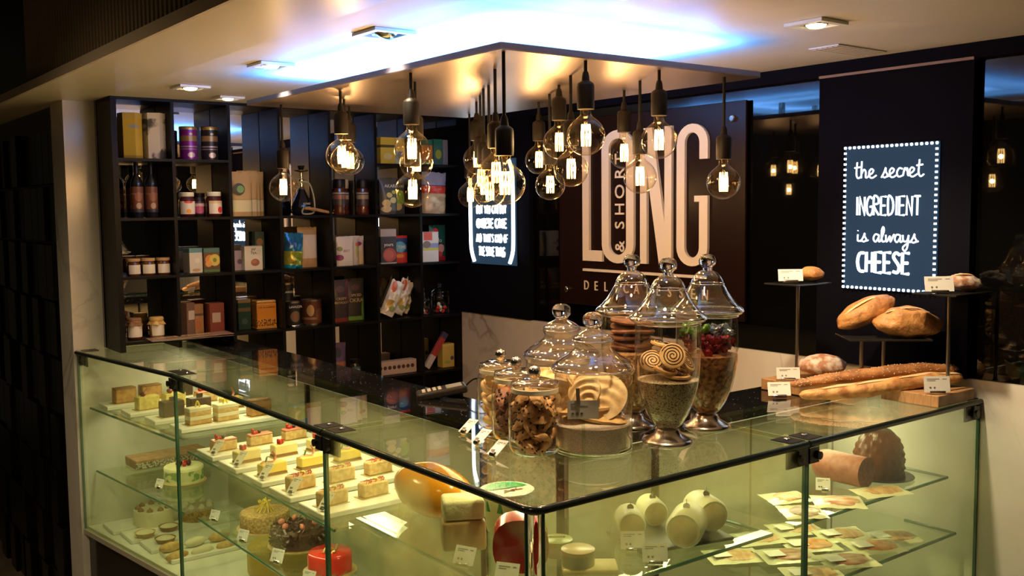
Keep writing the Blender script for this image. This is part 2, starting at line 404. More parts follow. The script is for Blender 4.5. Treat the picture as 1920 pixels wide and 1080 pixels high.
struct('upper_ceiling', box(-6, -6, 3.35, 3, 8, 3.45), mBlack)['kind'] = 'structure'

# downlights, square frames
def downlight(x, y, lit, label, s=.055, rz=0):
    t = thing('ceiling_downlight', label, 'downlight', (x, y, ZC-.004), rz, 'recessed ceiling downlights')
    m = MB()
    for a, b, c, d in ((-s, -s, s, -s*.72), (-s, s*.72, s, s), (-s, -s*.72, -s*.72, s*.72), (s*.72, -s*.72, s, s*.72)): m.add(box(a, b, -.005, c, d, .003))
    obj('frame', m, mWhite, t)
    obj('recess', lathe([(s*.70, .003), (s*.66, .0035)], 20), mBlack, t)
    obj('reflector_ring', lathe([(s*.60, .001), (s*.52, -.003), (s*.44, .001)], 20, False), mChrome, t, smooth=60)
    obj('lamp_glow' if lit else 'tilted_lamp', lathe([(s*.46, -.003), (s*.34, -.009), (0, -.012)], 20), mLedLamp if lit else mChrome, t, smooth=60, rot=(0, 0 if lit else .5, 0))
    return t
downlight(.157, 2.172, True, 'lit square downlight in the ceiling just before the left end of the tall black shelf')
downlight(.399, 2.429, True, 'small lit downlight nearest the shelf, beside the far corner of the metal canopy', .05)
downlight(.168, 1.494, True, 'lit square downlight with white frame beside the blue glow at the left of the canopy')
downlight(.175, .815, False, 'unlit square downlight with tilted lamp above the blue glow near the top of the picture', .06)
downlight(.99, .103, True, 'lit square downlight in the ceiling right of the canopy, above the black sign wall')
downlight(.33, .10, True, 'lit square downlight straight above the counter corner, outside the picture')
v = thing('ceiling_vent', 'flush white ceiling vent panel right of the canopy near the black wall', 'vent', (1.438, .314, ZC-.004))
obj('frame', box(-.12, -.05, -.0005, .12, .05, .003), mCeil, v)
for k in range(5): obj('slat', box(-.11, -.040+k*.018, -.0018, .11, -.028+k*.018, -.0005), mCeil, v)

# ------------------------------------------------------------------ canopy with cold LED cove
ca = thing('hanging_canopy', 'flat brushed metal canopy under the ceiling with blue white light glowing above its edge', 'canopy', ((CX0+CX1)/2, (CY0+CY1)/2, CZB))
hx, hy = (CX1-CX0)/2, (CY1-CY0)/2
obj('underside_sheet', box(-hx, -hy, 0, hx, hy, .003), mCanopy, ca)
m = MB()
for a in ((-hx, -hy, hx, -hy+.012), (-hx, hy-.012, hx, hy), (-hx, -hy+.012, -hx+.012, hy-.012), (hx-.012, -hy+.012, hx, hy-.012)): m.add(box(a[0], a[1], .003, a[2], a[3], CZT-CZB))
obj('edge_frame', m, mCanEdgePaintedLight, ca)
obj('top_board', box(-hx+.012, -hy+.012, .003, hx-.012, hy-.012, .012), mWhite, ca)
for sx in (-1, 1):
    for sy in (-1, 1): obj('hanger', box(sx*.12-.01, sy*.2+.10-.01, .012, sx*.12+.01, sy*.2+.10+.01, ZC-CZB), mSteel, ca)
m = MB().add(box(-hx+.08, -hy+.09, .0125, -hx+.094, hy-.09, .018)).add(box(-hx+.10, -hy+.08, .0125, hx-.10, -hy+.094, .018))
obj('led_strip', m, emis('led_strip_glow', LED, 6), ca)

# ------------------------------------------------------------------ pendant bulbs
def bulb_profile(R):
    pr = [(.0135, .026+R*.98)]
    pr += [(.0135, R*1.12), (.0150, R*1.03)]
    for k in range(1, 15):
        a = math.radians(25+155*k/14); pr.append((max(R*math.sin(a), 1e-5), R*math.cos(a)))
    return pr
R = .0470
where = ['low pendant bulb nearest the shelf, hanging before the kraft bags', 'front bulb of the left trio below the canopy', 'middle bulb of the left trio below the canopy', 'rear bulb of the left trio, closest to the shelf',
 'upper bulb hanging before the yellow tea boxes on the shelf', 'low bulb hanging before the black snack bag on the shelf', 'small looking bulb behind the pair before the yellow boxes',
 'lowest leftmost bulb of the crowded cluster before the small neon sign', 'high bulb at the back of the crowded cluster', 'mid height bulb at the left of the crowded cluster', 'bulb in the middle of the crowded cluster, partly hidden', 'low bulb inside the crowded cluster before the neon sign',
 'second nearest bulb of the crowded cluster, left of the largest', 'largest bulb, hanging from the near corner of the canopy',
 'first bulb right of the crowded cluster, before dark wall', 'lowest of the four bulbs just left of the big L', 'upper bulb on a slanted cord left of the big L', 'bulb hanging directly left of the stem of the big L', 'high nearest bulb over the top of the big L',
 'bulb hanging inside the big letter O', 'low bulb before the left stroke of the letter N', 'high bulb over the top of the letter N', 'rightmost bulb, hanging low beside the big letter G']
proto = None
def make_pendant(x, y, z, label):
    t = thing('pendant_bulb', 'glowing filament globe: '+label, 'bulb', (x, y, z), 0, 'bare filament globes under the canopy')
    zs = R*.98+.024
    obj('bulb_glass', lathe(bulb_profile(R), 28, False), gBulb, t, smooth=0)
    m = MB()
    for k in range(9):
        a = 2*PI*k/9; m.add(tube([(.0105*math.cos(a), .0105*math.sin(a), -.024), (.0115*math.cos(a), .0115*math.sin(a), .006), (.0095*math.cos(a+.2), .0095*math.sin(a+.2), .028)], .00135, 5))
    obj('filament', m, mFil, t)
    obj('glass_stem', lathe([(.004, .03), (.003, .045), (.007, .06), (.009, zs)], 10), gBulb, t, smooth=0)
    obj('socket', lathe([(.0155, zs-.006), (.0205, zs-.006), (.0212, zs+.002), (.0212, zs+.050), (.019, zs+.056), (.010, zs+.062), (.0085, zs+.076), (.006, zs+.084)], 20), mSocket, t, smooth=40)
    obj('cord', lathe([(.0042, zs+.08), (.0042, CZB-z)], 8), mCable, t, smooth=40)
    return t
for b, w_ in zip(BULBS, where): make_pendant(*b, w_)

# ------------------------------------------------------------------ LONG & SHORT sign
sg = thing('wall_sign', 'large brown plate sign reading LONG & SHORT DELICATESSEN in tall cream letters', 'sign', (W-.05, 0, 0))
obj('sign_plate', rbox(.030, .845, 1.45, .042, 1.854, 2.225, .002, 1), mSign, sg)
for yy, zz in ((1.80, 1.51), (1.80, 2.17), (.90, 1.51), (.90, 2.165)):
    obj('standoff_screw', MB().add(lathe([(.012, 0), (.012, .010), (.009, .013), (0, .013)], 14), T(.030, yy, zz, 0, -PI/2, 0)), mChrome, sg, smooth=40)
def sgn(px0, px1):  # helper only for reading the letter table below
    return px0, px1
ST = .0
def wallprism(polys, d=.012, x=.030):
    m = MB()
    for p in polys:
        m.add(prism([(q[0], q[1]) for q in p], 0, d), Matrix(((0, 0, -1, x), (-1, 0, 0, 0), (0, 1, 0, 0), (0, 0, 0, 1))))
    return m
def rrect_ring(u0, u1, v0, v1, t, n=10, a0=0, a1=360, r=None):
    """outline strip quads of a tall rounded ring, angles counted like a clock hand run from the right side"""
    return None
zb_, zt_ = 1.637, 2.160
def arc(cx, cz, rx, rz, a0, a1, n=12):
    return [(cx+rx*math.cos(math.radians(a0+(a1-a0)*k/n)), cz+rz*math.sin(math.radians(a0+(a1-a0)*k/n))) for k in range(n+1)]
def strip(outer, inner):
    return [[outer[i], outer[i+1], inner[i+1], inner[i]] for i in range(len(outer)-1)]
def fixw(polys):   # make all prisms wind the same way
    out = []
    for p in polys:
        a = sum(p[i][0]*p[(i+1) % len(p)][1]-p[(i+1) % len(p)][0]*p[i][1] for i in range(len(p)))
        out.append(p if a > 0 else p[::-1])
    return out
SW = .036
# letter edges as u = -y
uL, uO0, uO1, uN0, uN1, uG0, uG1 = -1.690, -1.572, -1.388, -1.352, -1.186, -1.160, -1.008
letL = [[(uL, zb_), (uL+.118, zb_), (uL+.118, zb_+.044), (uL+SW+.004, zb_+.044), (uL+SW+.004, zt_), (uL, zt_)]]
def O_ring(u0, u1, z0, z1, t, rz=.075):
    cx = (u0+u1)/2; rx = (u1-u0)/2
    outer = arc(cx, z1-rz, rx, rz, 0, 180)+arc(cx, z0+rz, rx, rz, 180, 360); inner = arc(cx, z1-rz, rx-t, rz-t*.8, 0, 180)+arc(cx, z0+rz, rx-t, rz-t*.8, 180, 360)
    outer.append(outer[0]); inner.append(inner[0]); return strip(outer, inner)
letO = O_ring(uO0, uO1, zb_-.004, zt_+.004, SW+.006)
letN = [[(uN0, zb_), (uN0+SW, zb_), (uN0+SW, zt_), (uN0, zt_)], [(uN1-SW, zb_), (uN1, zb_), (uN1, zt_), (uN1-SW, zt_)],
        [(uN0+SW, zt_), (uN0+SW, zt_-.16), (uN1-SW-.028, zb_), (uN1-SW, zb_), (uN1-SW, zb_+.16), (uN0+SW+.028, zt_)]]
rzg = .07; cx = (uG0+uG1)/2; rx = (uG1-uG0)/2; t_ = SW+.004
og = arc(cx, zt_-rzg, rx, rzg, 0, 180)+arc(cx, zb_+rzg, rx, rzg, 180, 360); ig = arc(cx, zt_-rzg, rx-t_, rzg-t_*.8, 0, 180)+arc(cx, zb_+rzg, rx-t_, rzg-t_*.8, 180, 360)
og = [(uG1, zt_-.13)]+og+[(uG1, zb_+.26)]; ig = [(uG1-t_, zt_-.13)]+ig+[(uG1-t_, zb_+.26)]
letG = strip(og, ig)+[[(uG1-.064, zb_+.238), (uG1-t_+.002, zb_+.238), (uG1-t_+.002, zb_+.26), (uG1-.064, zb_+.26)]]
for nm, pl in (('L', letL), ('O', letO), ('N', letN), ('G', letG)):
    obj('letter', wallprism(fixw(pl)), mCream, sg)
obj('underline', box(.018, 1.02, 1.594, .030, 1.690, 1.604), mCream, sg)
WR = (PI/2, 0, -PI/2)    # lettering on the right wall, facing -X
for k, ch in enumerate('DELICATESSEN'):
    text('letter', ch, .055, mCream, sg, (.0295, 1.678-.0593*k, 1.532), WR, .003, sx=.8)
for k, ch in enumerate('&SHORT'):
    tt = text('letter', ch, .075, mCream, sg, (.0295, 1.474, 1.700+[0, .086, .150, .220, .291, .350][k]), (PI/2, 0, -PI/2), .003)
    tt.rotation_euler = Matrix(((0, 0, -1), (0, -1, 0), (-1, 0, 0))).to_euler() if False else (Matrix.Rotation(-PI/2, 3, 'Z') @ Matrix.Rotation(PI/2, 3, 'X') @ Matrix.Rotation(PI/2, 3, 'Z')).to_euler()

# ------------------------------------------------------------------ neon signs
UC = {'A': [[(0, 0), (.3, 1), (.6, 0)], [(.12, .4), (.48, .4)]], 'B': [[(0, 0), (0, 1), (.4, .95), (.45, .72), (.1, .53)], [(.1, .53), (.5, .45), (.5, .1), (0, 0)]],
 'C': [[(.5, .95), (.15, .9), (0, .5), (.15, .08), (.5, .02)]], 'D': [[(0, 0), (0, 1), (.35, .9), (.5, .5), (.35, .1), (0, 0)]], 'E': [[(.5, 1), (0, 1), (0, 0), (.5, 0)], [(0, .52), (.42, .52)]],
 'F': [[(.5, 1), (0, 1), (0, 0)], [(0, .52), (.4, .52)]], 'G': [[(.55, .9), (.25, 1), (0, .6), (.1, .1), (.4, 0), (.58, .2), (.58, .45), (.32, .45)]], 'H': [[(0, 0), (0, 1)], [(.5, 0), (.5, 1)], [(0, .5), (.5, .5)]],
 'I': [[(.1, 0), (.1, 1)]], 'K': [[(0, 0), (0, 1)], [(.5, 1), (.03, .5), (.5, 0)]], 'M': [[(0, 0), (.05, 1), (.32, .4), (.6, 1), (.65, 0)]], 'N': [[(0, 0), (0, 1), (.5, 0), (.5, 1)]],
 'O': [[(.3, 0), (.05, .2), (0, .6), (.25, 1), (.52, .8), (.55, .3), (.3, 0)]], 'P': [[(0, 0), (0, 1), (.4, .95), (.45, .65), (0, .5)]], 'R': [[(0, 0), (0, 1), (.4, .95), (.45, .65), (0, .52), (.5, 0)]],
 'S': [[(.5, .9), (.2, 1), (.03, .78), (.45, .35), (.35, .05), (0, .08)]], 'T': [[(0, 1), (.55, 1)], [(.28, 1), (.28, 0)]], 'U': [[(0, 1), (.03, .2), (.25, 0), (.47, .2), (.5, 1)]],
 'V': [[(0, 1), (.27, 0), (.55, 1)]], 'W': [[(0, 1), (.18, 0), (.35, .7), (.52, 0), (.7, 1)]], 'Y': [[(0, 1), (.27, .5), (.52, 1)], [(.27, .5), (.27, 0)]], "'": [[(.05, 1), (.05, .8)]], 'L': [[(0, 1), (0, 0), (.45, 0)]], ' ': []}
UWID = {'I': .2, 'M': .65, 'W': .7, "'": .12, ' ': .35}
LC = {'t': (.34, [[(.14, .95), (.10, .25), (.2, .0), (.36, .12)], [(0, .62), (.30, .66)]]), 'h': (.40, [[(.04, 1), (.02, 0)], [(.03, .25), (.16, .5), (.26, .36), (.27, .03), (.42, .10)]]),
 'e': (.38, [[(.0, .14), (.2, .28), (.26, .44), (.14, .52), (.04, .34), (.08, .06), (.22, 0), (.42, .14)]]), 's': (.38, [[(0, .0), (.14, .30), (.22, .56), (.22, .36), (.32, .12), (.18, 0), (.08, .05)], [(.3, .05), (.42, .10)]]),
 'c': (.34, [[(.3, .46), (.14, .5), (.03, .25), (.12, .02), (.36, .1)]]), 'r': (.28, [[(0, .1), (.08, .5), (.16, .38), (.2, .5), (.24, .1), (.32, .1)]]),
 'i': (.20, [[(.04, .48), (.04, .06), (.2, .06)], [(.04, .72), (.05, .74)]]), 'a': (.42, [[(.3, .46), (.12, .5), (.02, .22), (.14, 0), (.30, .3), (.32, .46), (.31, .04), (.46, .1)]]),
 'l': (.26, [[(0, .1), (.16, .7), (.12, 1.0), (.04, .7), (.08, .05), (.28, .1)]]), 'w': (.46, [[(0, .48), (.06, .02), (.22, .4), (.26, .02), (.42, .48), (.48, .42)]]),
 'y': (.40, [[(.02, .48), (.06, .1), (.24, .12), (.32, .48)], [(.32, .48), (.26, -.3), (.12, -.55), (.04, -.3), (.42, .1)]]), ' ': (.3, [])}
def neon(strokes, r, x):
    m = MB()
    for s in strokes:
        m.add(tube([(x, -u, v) for u, v in s], r, 8))
    return m
def upper_word(w, u0, u1, z0, h, slant=0, smoothn=4):
    tot = sum(UWID.get(c, .55)+.16 for c in w)-.16; k = (u1-u0)/tot; out = []; u = 0; wds = []
    for c in w:
        for st in UC[c]:
            pts = [Vector((u0+(u+a)*k, z0+b*h)) for a, b in st]
            if c in 'BCDGOPRSU': pts = smooth_path(pts, 4)
            out.append([(p.x, p.y) for p in pts])
        u += UWID.get(c, .55)+.16
    return out
def script_word(w, u0, u1, z0, h):
    tot = sum(LC[c][0] for c in w); k = (u1-u0)/tot; out = []; u = 0
    for c in w:
        for st in LC[c][1]:
            out.append([(p.x, p.y) for p in smooth_path([Vector((u0+(u+a)*k, z0+b*h)) for a, b in st], 5)])
        u += LC[c][0]
    return out
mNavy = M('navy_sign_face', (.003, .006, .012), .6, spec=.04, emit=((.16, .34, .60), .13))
ns = thing('neon_sign', 'tall dotted white neon sign reading the secret INGREDIENT is always CHEESE on the right wall', 'neon sign', (W-.03, 0, 0))
u0, u1, z0, z1 = -.432, -.128, 1.600, 2.035
obj('sign_face', rbox(-.008, -u1-.004, z0-.006, 0, -u0+.004, z1+.006, .002, 1), mNavy, ns)
m = MB()
def dash(u, v, du, dv): m.add(tube([(-.013, -(u-du), v-dv), (-.013, -(u+du), v+dv)], .0042, 8))
for k in range(20):
    u = u0+(u1-u0)*k/19; dash(u, z0, .0025, 0); dash(u, z1, .0025, 0)
for k in range(1, 26):
    v = z0+(z1-z0)*k/26; dash(u0, v, 0, .003); dash(u1, v, 0, .003)
obj('dotted_border', m, mNeon, ns)
obj('lettering', neon(script_word('the secret', -.398, -.168, 1.940, .052), .0024, -.013), mNeon, ns)
obj('lettering', neon(upper_word('INGREDIENT', -.390, -.176, 1.826, .056), .0030, -.013), mNeon, ns)
obj('lettering', neon(script_word('is always', -.385, -.182, 1.744, .046), .0024, -.013), mNeon, ns)
obj('lettering', neon(upper_word('CHEESE', -.382, -.206, 1.650, .062), .0048, -.013), mNeon, ns)
n2 = thing('neon_sign', 'narrow neon sign with bracket shaped tubes beside the shelf, partly behind bulbs, reading CHEESE CAKE', 'neon sign', (W-.02, 0, 0))
obj('sign_face', rbox(-.008, 2.150, 1.595, 0, 2.505, 2.085, .002, 1), mNavy, n2)
A0, A1, B0, B1 = -2.498, -2.162, 1.606, 2.076
for s in ([(A0+.028, B0), (A0+.006, B0+.05), (A0, B0+.12), (A0, B1-.12), (A0+.006, B1-.05), (A0+.028, B1)], [(A1-.028, B0), (A1-.006, B0+.05), (A1, B0+.12), (A1, B1-.12), (A1-.006, B1-.05), (A1-.028, B1)]):
    obj('neon_tube', neon([[(p.x, p.y) for p in smooth_path([Vector(q) for q in s], 6)]], .0085, -.014), mNeon, n2, smooth=60)
for w_, a, b, z, h, r in (('BUT YOU CAN BUY', -2.445, -2.215, 1.835, .036, .0034), ('CHEESE CAKE', -2.445, -2.215, 1.768, .040, .005), ("AND THAT'S KIND OF", -2.452, -2.205, 1.700, .036, .0028), ('THE SAME THING', -2.43, -2.23, 1.636, .040, .0042)):
    obj('lettering', neon(upper_word(w_, a, b, z, h), r, -.014), mNeon, n2)
# ------------------------------------------------------------------ counter: base, granite, glass cases
A, B, C_ = .853, 1.987, .83
XE = -.11                       # the far left pane splays outwards to here at the back wall
cb = thing('counter_base', 'black glossy counter base under the glass cases', 'counter base', (0, 0, 0))
obj('plinth', MB().add(prism([(.012, .012), (W-.034, .012), (W-.034, .5), (.5, .5), (.5, L-.002), (XE+.012, L-.002), (.012, B)], .0, ZB-.02)), mBase, cb)
obj('stone_trim', MB().add(prism([(-.008, -.008), (W-.034, -.008), (W-.034, .512), (.512, .512), (.512, L-.002), (XE-.008, L-.002), (-.008, B)], ZB-.02, ZB)), mStoneTrim, cb)
gw = thing('granite_worktop', 'black granite worktop with silver sparkles behind the glass counter top', 'worktop', (0, 0, 0))
obj('slab', MB().add(prism([(.337, .337), (W-.012, .337), (W-.012, .528), (.528, .528), (.528, L), (.337, L)], ZT-.030, ZT-.001)), mGran, gw)
bp_ = thing('case_back_panel', 'pale green yellow rear panels closing the glass cases on the staff side', 'panel', (0, 0, 0))
for (x0, y0, x1, y1) in ((.500, .86, .508, 1.98), (.500, 1.995, .508, L-.002), (.500, .512, .508, .85), (.515, .500, .82, .508), (.84, .500, 1.24, .508), (1.25, .500, W-.014, .508)):
    obj('panel', box(x0, y0, ZB, x1, y1, ZT-.031), mBackP, bp_)
obj('case_floor', MB().add(prism([(.006, .006), (W-.014, .006), (W-.014, .498), (.498, .498), (.498, L-.002), (XE+.01, L-.002), (.006, B)], ZB+.001, ZB+.008)), mWhite, bp_)
for (x, y, rz) in ((.497, .512, 0), (.497, 1.987, 0), (.83, .497, 0), (.497, .853, 0)):
    obj('post', box(x-.012, y-.012, ZB+.008, x+.003, y+.003, ZT-.031), mBlack, bp_)

CS = {k: thing('display_case', lb, 'display case', l_, 0, 'glass display cases') for k, lb, l_ in (('far', 'far left glass pastry case against the marble wall', (0, 2.41, 0)), ('mid', 'middle glass pastry case with whole cakes and yellow slices', (0, 1.42, 0)), ('cor', 'fogged glass corner case with cheeses, carrying the jars', (0, 0, 0)), ('meat', 'glass cold meat case at the right wall under the breads', (1.24, 0, 0)))}
def sub(name, mb, mat, par, key, smooth=None):
    o = obj(name, mb, mat, par, smooth=smooth)
    if key: o.location = -CS[key].location
    return o
def top_pane(key, poly, edge):
    # outward pane: a thin slab with its dark ground edge along the customer side
    t = sub('glass_top', MB().add(prism(poly, ZT-.011, ZT)), gTop, CS[key], key)
    obj('ground_edge', tube([(x, y, ZT-.0075) for x, y in edge], .0085, 8), mEdge, t, smooth=50)
top_pane('far', [(-.006, B+.003), (.335, B+.003), (.335, L-.002), (XE-.006, L-.002)], [(-.006, B+.004), (XE-.006, L-.004)])
top_pane('mid', [(-.006, A+.003), (.335, A+.003), (.335, B-.003), (-.006, B-.003)], [(-.006, A+.004), (-.006, B-.004)])
rc = .03
corner = [(-.006, A-.003), (-.006, rc)]+[(-.006+rc-rc*math.cos(a*PI/12), -.006+rc-rc*math.sin(a*PI/12)) for a in range(0, 7)]+[(rc, -.006), (C_-.003, -.006)]
top_pane('cor', corner+[(C_-.003, .335), (.335, .335), (.335, A-.003)], corner)
top_pane('meat', [(C_+.003, -.006), (W-.013, -.006), (W-.013, .335), (C_+.003, .335)], [(C_+.004, -.006), (W-.004, -.006)])

def front_pane(key, p0, p1, mat):
    d = Vector((p1[0]-p0[0], p1[1]-p0[1], 0)); ln = d.length; d.normalize(); n = Vector((-d.y, d.x, 0))*.004
    q = [Vector((0, 0, 0))-n, d*ln-n, d*ln+n, Vector((0, 0, 0))+n]
    t = obj('glass_front', MB().add(prism([(v.x, v.y) for v in q], .001, ZT-.0165-ZB)), mat, CS[key]); t.location = Vector((p0[0], p0[1], ZB))-CS[key].location
    for s in (0, ln):
        c = d*s
        m = MB().add(prism([((c+a*d*.0015+b*n*1.1).x, (c+a*d*.0015+b*n*1.1).y) for a, b in ((-1, -1), (1, -1), (1, 1), (-1, 1))], .001, ZT-.0165-ZB))
        obj('pane_edge', m, mEdgeG, t)
    return t
front_pane('far', (XE, L-.004), (0, B+.006), gPane)
front_pane('mid', (0, B-.006), (0, A+.006), gPane)
front_pane('cor', (0, A-.006), (0, .022), gFog)
front_pane('cor', (.022, 0), (C_-.006, 0), gFog)
front_pane('meat', (C_+.006, 0), (W-.014, 0), gClear)
cp = obj('corner_rod', lathe([(.0135, .001), (.0135, ZT-.017-ZB)], 20), mKnob, CS['cor'], (.011, .011, ZB), smooth=50)

def bracket(x, y, axis, key, both=True):
    t = obj('bracket', box(-.005, -.005, -.062, .005, .005, -.018), mBracket, CS[key]); t.location = Vector((x, y, ZT))-CS[key].location
    def P(a0, z0, a1, z1, d0, d1):   # a along the front, d towards the inside
        return box(d0, a0, z0, d1, a1, z1) if axis == 'y' else box(a0, d0, z0, a1, d1, z1)
    sd = ((-.062, -.006), (.006, .062)) if both else ((-.06, -.006),)
    for a0, a1 in sd:
        obj('inner_plate', P(a0, -.062, a1, -.018, .0055, .011), mBracket, t)
        obj('outer_clip', P(a0*.62, -.055, a1*.62, -.018, -.010, -.0055) if abs(a0) < .01 or abs(a1) < .01 else P(a0, -.055, a1, -.018, -.010, -.0055), mBracket, t)
        obj('top_plate', P(a0, .0005, a1, .0025, -.002, .055), mBracket, t)
        c = (a0+a1)/2
        m = lathe([(.008, 0), (.008, .003), (.005, .005), (0, .005)], 14)
        obj('screw', MB().add(m, T(.030 if axis == 'y' else c, c if axis == 'y' else .030, .0026)), mChrome, t, smooth=40)
        k = MB().add(lathe([(.010, 0), (.010, .008), (0, .009)], 14), T(-.010, c, -.038, 0, -PI/2, 0) if axis == 'y' else T(c, -.010, -.038, PI/2, 0, 0))
        obj('bolt', k, mBracket, t, smooth=40)
    return t
bracket(0, B, 'y', 'mid')
bracket(0, A, 'y', 'cor')
bracket(C_, 0, 'x', 'meat')
bracket(W-.014, 0, 'x', 'meat', False)
b_ = bracket(XE+.012, L-.004, 'y', 'far', False)
for a, b in ((.06, L-.05), (.56, 1.14)):
    pass
# inner glass shelves
def gshelf(key, poly, z, edge):
    t = obj('glass_shelf', MB().add(prism(poly, -.008, 0)), gShelf, CS[key]); t.location = Vector((0, 0, z))-CS[key].location
    obj('green_edge', tube([(x, y, -.004) for x, y in edge], .0045, 6), mEdgeG, t)
    return t
gshelf('far', [(.0, B+.02), (.47, B+.02), (.47, L-.02), (-.075, L-.02)], 1.065, [(.0, B+.02), (-.075, L-.02)])
gshelf('mid', [(.03, A+.02), (.47, A+.02), (.47, B-.02), (.03, B-.02)], 1.028, [(.03, A+.02), (.03, B-.02)])
gshelf('far', [(.02, B+.02), (.45, B+.02), (.45, L-.02), (-.06, L-.02)], .800, [(.02, B+.02), (-.06, L-.02)])
gshelf('mid', [(.05, A+.02), (.45, A+.02), (.45, B-.04), (.05, B-.04)], .790, [(.05, B-.04), (.05, A+.02)])
gshelf('cor', [(.05, .05), (.77, .05), (.77, .45), (.45, .45), (.45, .79), (.05, .79)], 1.075, [(.05, .79), (.05, .05), (.77, .05), (.77, .2)])
gshelf('meat', [(C_+.03, .05), (1.566, .05), (1.566, .40), (C_+.03, .40)], 1.075, [(C_+.03, .05), (1.566, .05), (1.566, .2)])
gshelf('meat', [(C_+.03, .04), (1.60, .04), (1.60, .45), (C_+.03, .45)], .905, [(C_+.03, .04), (1.60, .04), (1.60, .2)])
for key, c, ln, rz in (('mid', (.055, 1.42, 1.012), 1.0, 0), ('far', (.02, 2.40, 1.049), .7, .1)):
    o = obj('added_shelf_light_bar', box(-.008, -ln/2, -.003, .008, ln/2, .003), mSteel, CS[key]); o.location = Vector(c)-CS[key].location; o.rotation_euler = (0, 0, rz)  # bar added to carry the lamp that brightens the lower cakes
# LED bars in the cases
for (x, y, ln, ax, lb) in ((.36, 2.42, .75, 'y', 'far left case'), (.36, 1.42, 1.05, 'y', 'middle case'), (.36, .62, .4, 'y', 'left half of the corner case'), (.62, .36, .4, 'x', 'right half of the corner case'), (1.24, .36, .7, 'x', 'cold meat case')):
    h = (.010, ln/2) if ax == 'y' else (ln/2, .010)
    t = thing('case_light_bar', 'slim light bar under the worktop of the '+lb, 'light', (x, y, ZT-.031))
    obj('housing', box(-h[0], -h[1], -.0035, h[0], h[1], 0), mWhite, t)
    obj('diffuser', box(-h[0]*.8, -h[1]*.99, -.006, h[0]*.8, h[1]*.99, -.0036), emis('case_bar_glow', CASEC, 1.5), t)
# ------------------------------------------------------------------ black shelf wall with mirror back
XS = [.010, .238, .473, .696, .936, 1.170, 1.410, 1.638]
ZS = [2.071, 1.835, 1.601, 1.341, 1.070]
sh = thing('pigeonhole_shelf', 'tall black pigeonhole shelf with mirrored back along the rear wall', 'shelf unit', (0, LF, 0))
D = .195
for a, b, z in ((-.005, .510, ZT+.003), (.5105, W-.002, .78)):
    obj('mirror_back', box(a, D, z, b, D+.006, 2.318), mMirror, sh)
    obj('back_board', box(a, D+.007, z if z > 1 else 0, b, L-LF-.001, 2.318), mBlack, sh)
for i, x in enumerate(XS):
    w2 = .011 if i == 0 else .0065
    lo = 0 if i in (0, 7) else .78
    if i < 3: lo = ZT+.002
    obj('side_panel' if i in (0, 7) else 'divider', box(x-w2, 0, lo, x+w2, D-.004, 2.297), mBlackS, sh)
obj('top_board', box(-.001, 0, 2.298, W-.004, D-.001, 2.318), mBlackS, sh)
def board(i0, i1, z):
    obj('shelf_board', box(XS[i0]+.0068, .001, z-.011, XS[i1]-.0068, D-.004, z), mBlackS, sh)
for r, z in enumerate(ZS):
    for i in range(7):
        if r == 0 and i in (2, 3, 4): continue
        a = XS[i]+.0115 if i == 0 else XS[i]+.0068
        if r == 4 and i in (0, 1): a = max(a, .53) if i == 1 else a
        if r == 4 and i < 2: continue
        obj('shelf_board', box(a, .001, z-.011, XS[i+1]-.0068, D-.004, z), mBlackS, sh)
for i in range(2, 7): obj('shelf_board', box(XS[i]+.0068, .001, .78, XS[i+1]-.0068, D-.004, .80), mBlackS, sh)

def pack(name, label, cat, x, y, z, w, h, d, mat, rz=0, words=(), group=None, extra=None, seal=False, ink=None, bev=.0015, tilt=0):
    """a carton: body + lettering; faces -Y"""
    t = thing(name, label, cat, (x, y, z+.0004), rz, group, rot=(0, tilt, rz) if tilt else None)
    obj('carton', rbox(-w/2, 0, 0, w/2, d, h, bev, 1), mat, t)
    for (s, sz, zz, col) in words: text('lettering', s, sz, col, t, (0, -.0004, zz), FRONT)
    if extra: extra(t, w, h, d)
    return t
def pouch(name, label, cat, x, y, z, w, h, d, mat, rz=0, words=(), group=None, tilt=0, seed=1, extra=None, lean=0, crinkle=.10):
    t = thing(name, label, cat, (x, y, z+.0006), rz, group, rot=(lean, tilt, rz))
    obj('pouch', pillow(w, h, d, seed=seed, crinkle=crinkle), mat, t, smooth=60)
    for (s, sz, zz, col) in words: text('lettering', s, sz, col, t, (0, -d*.5-.0012, zz), FRONT)
    if extra: extra(t, w, h, d)
    return t
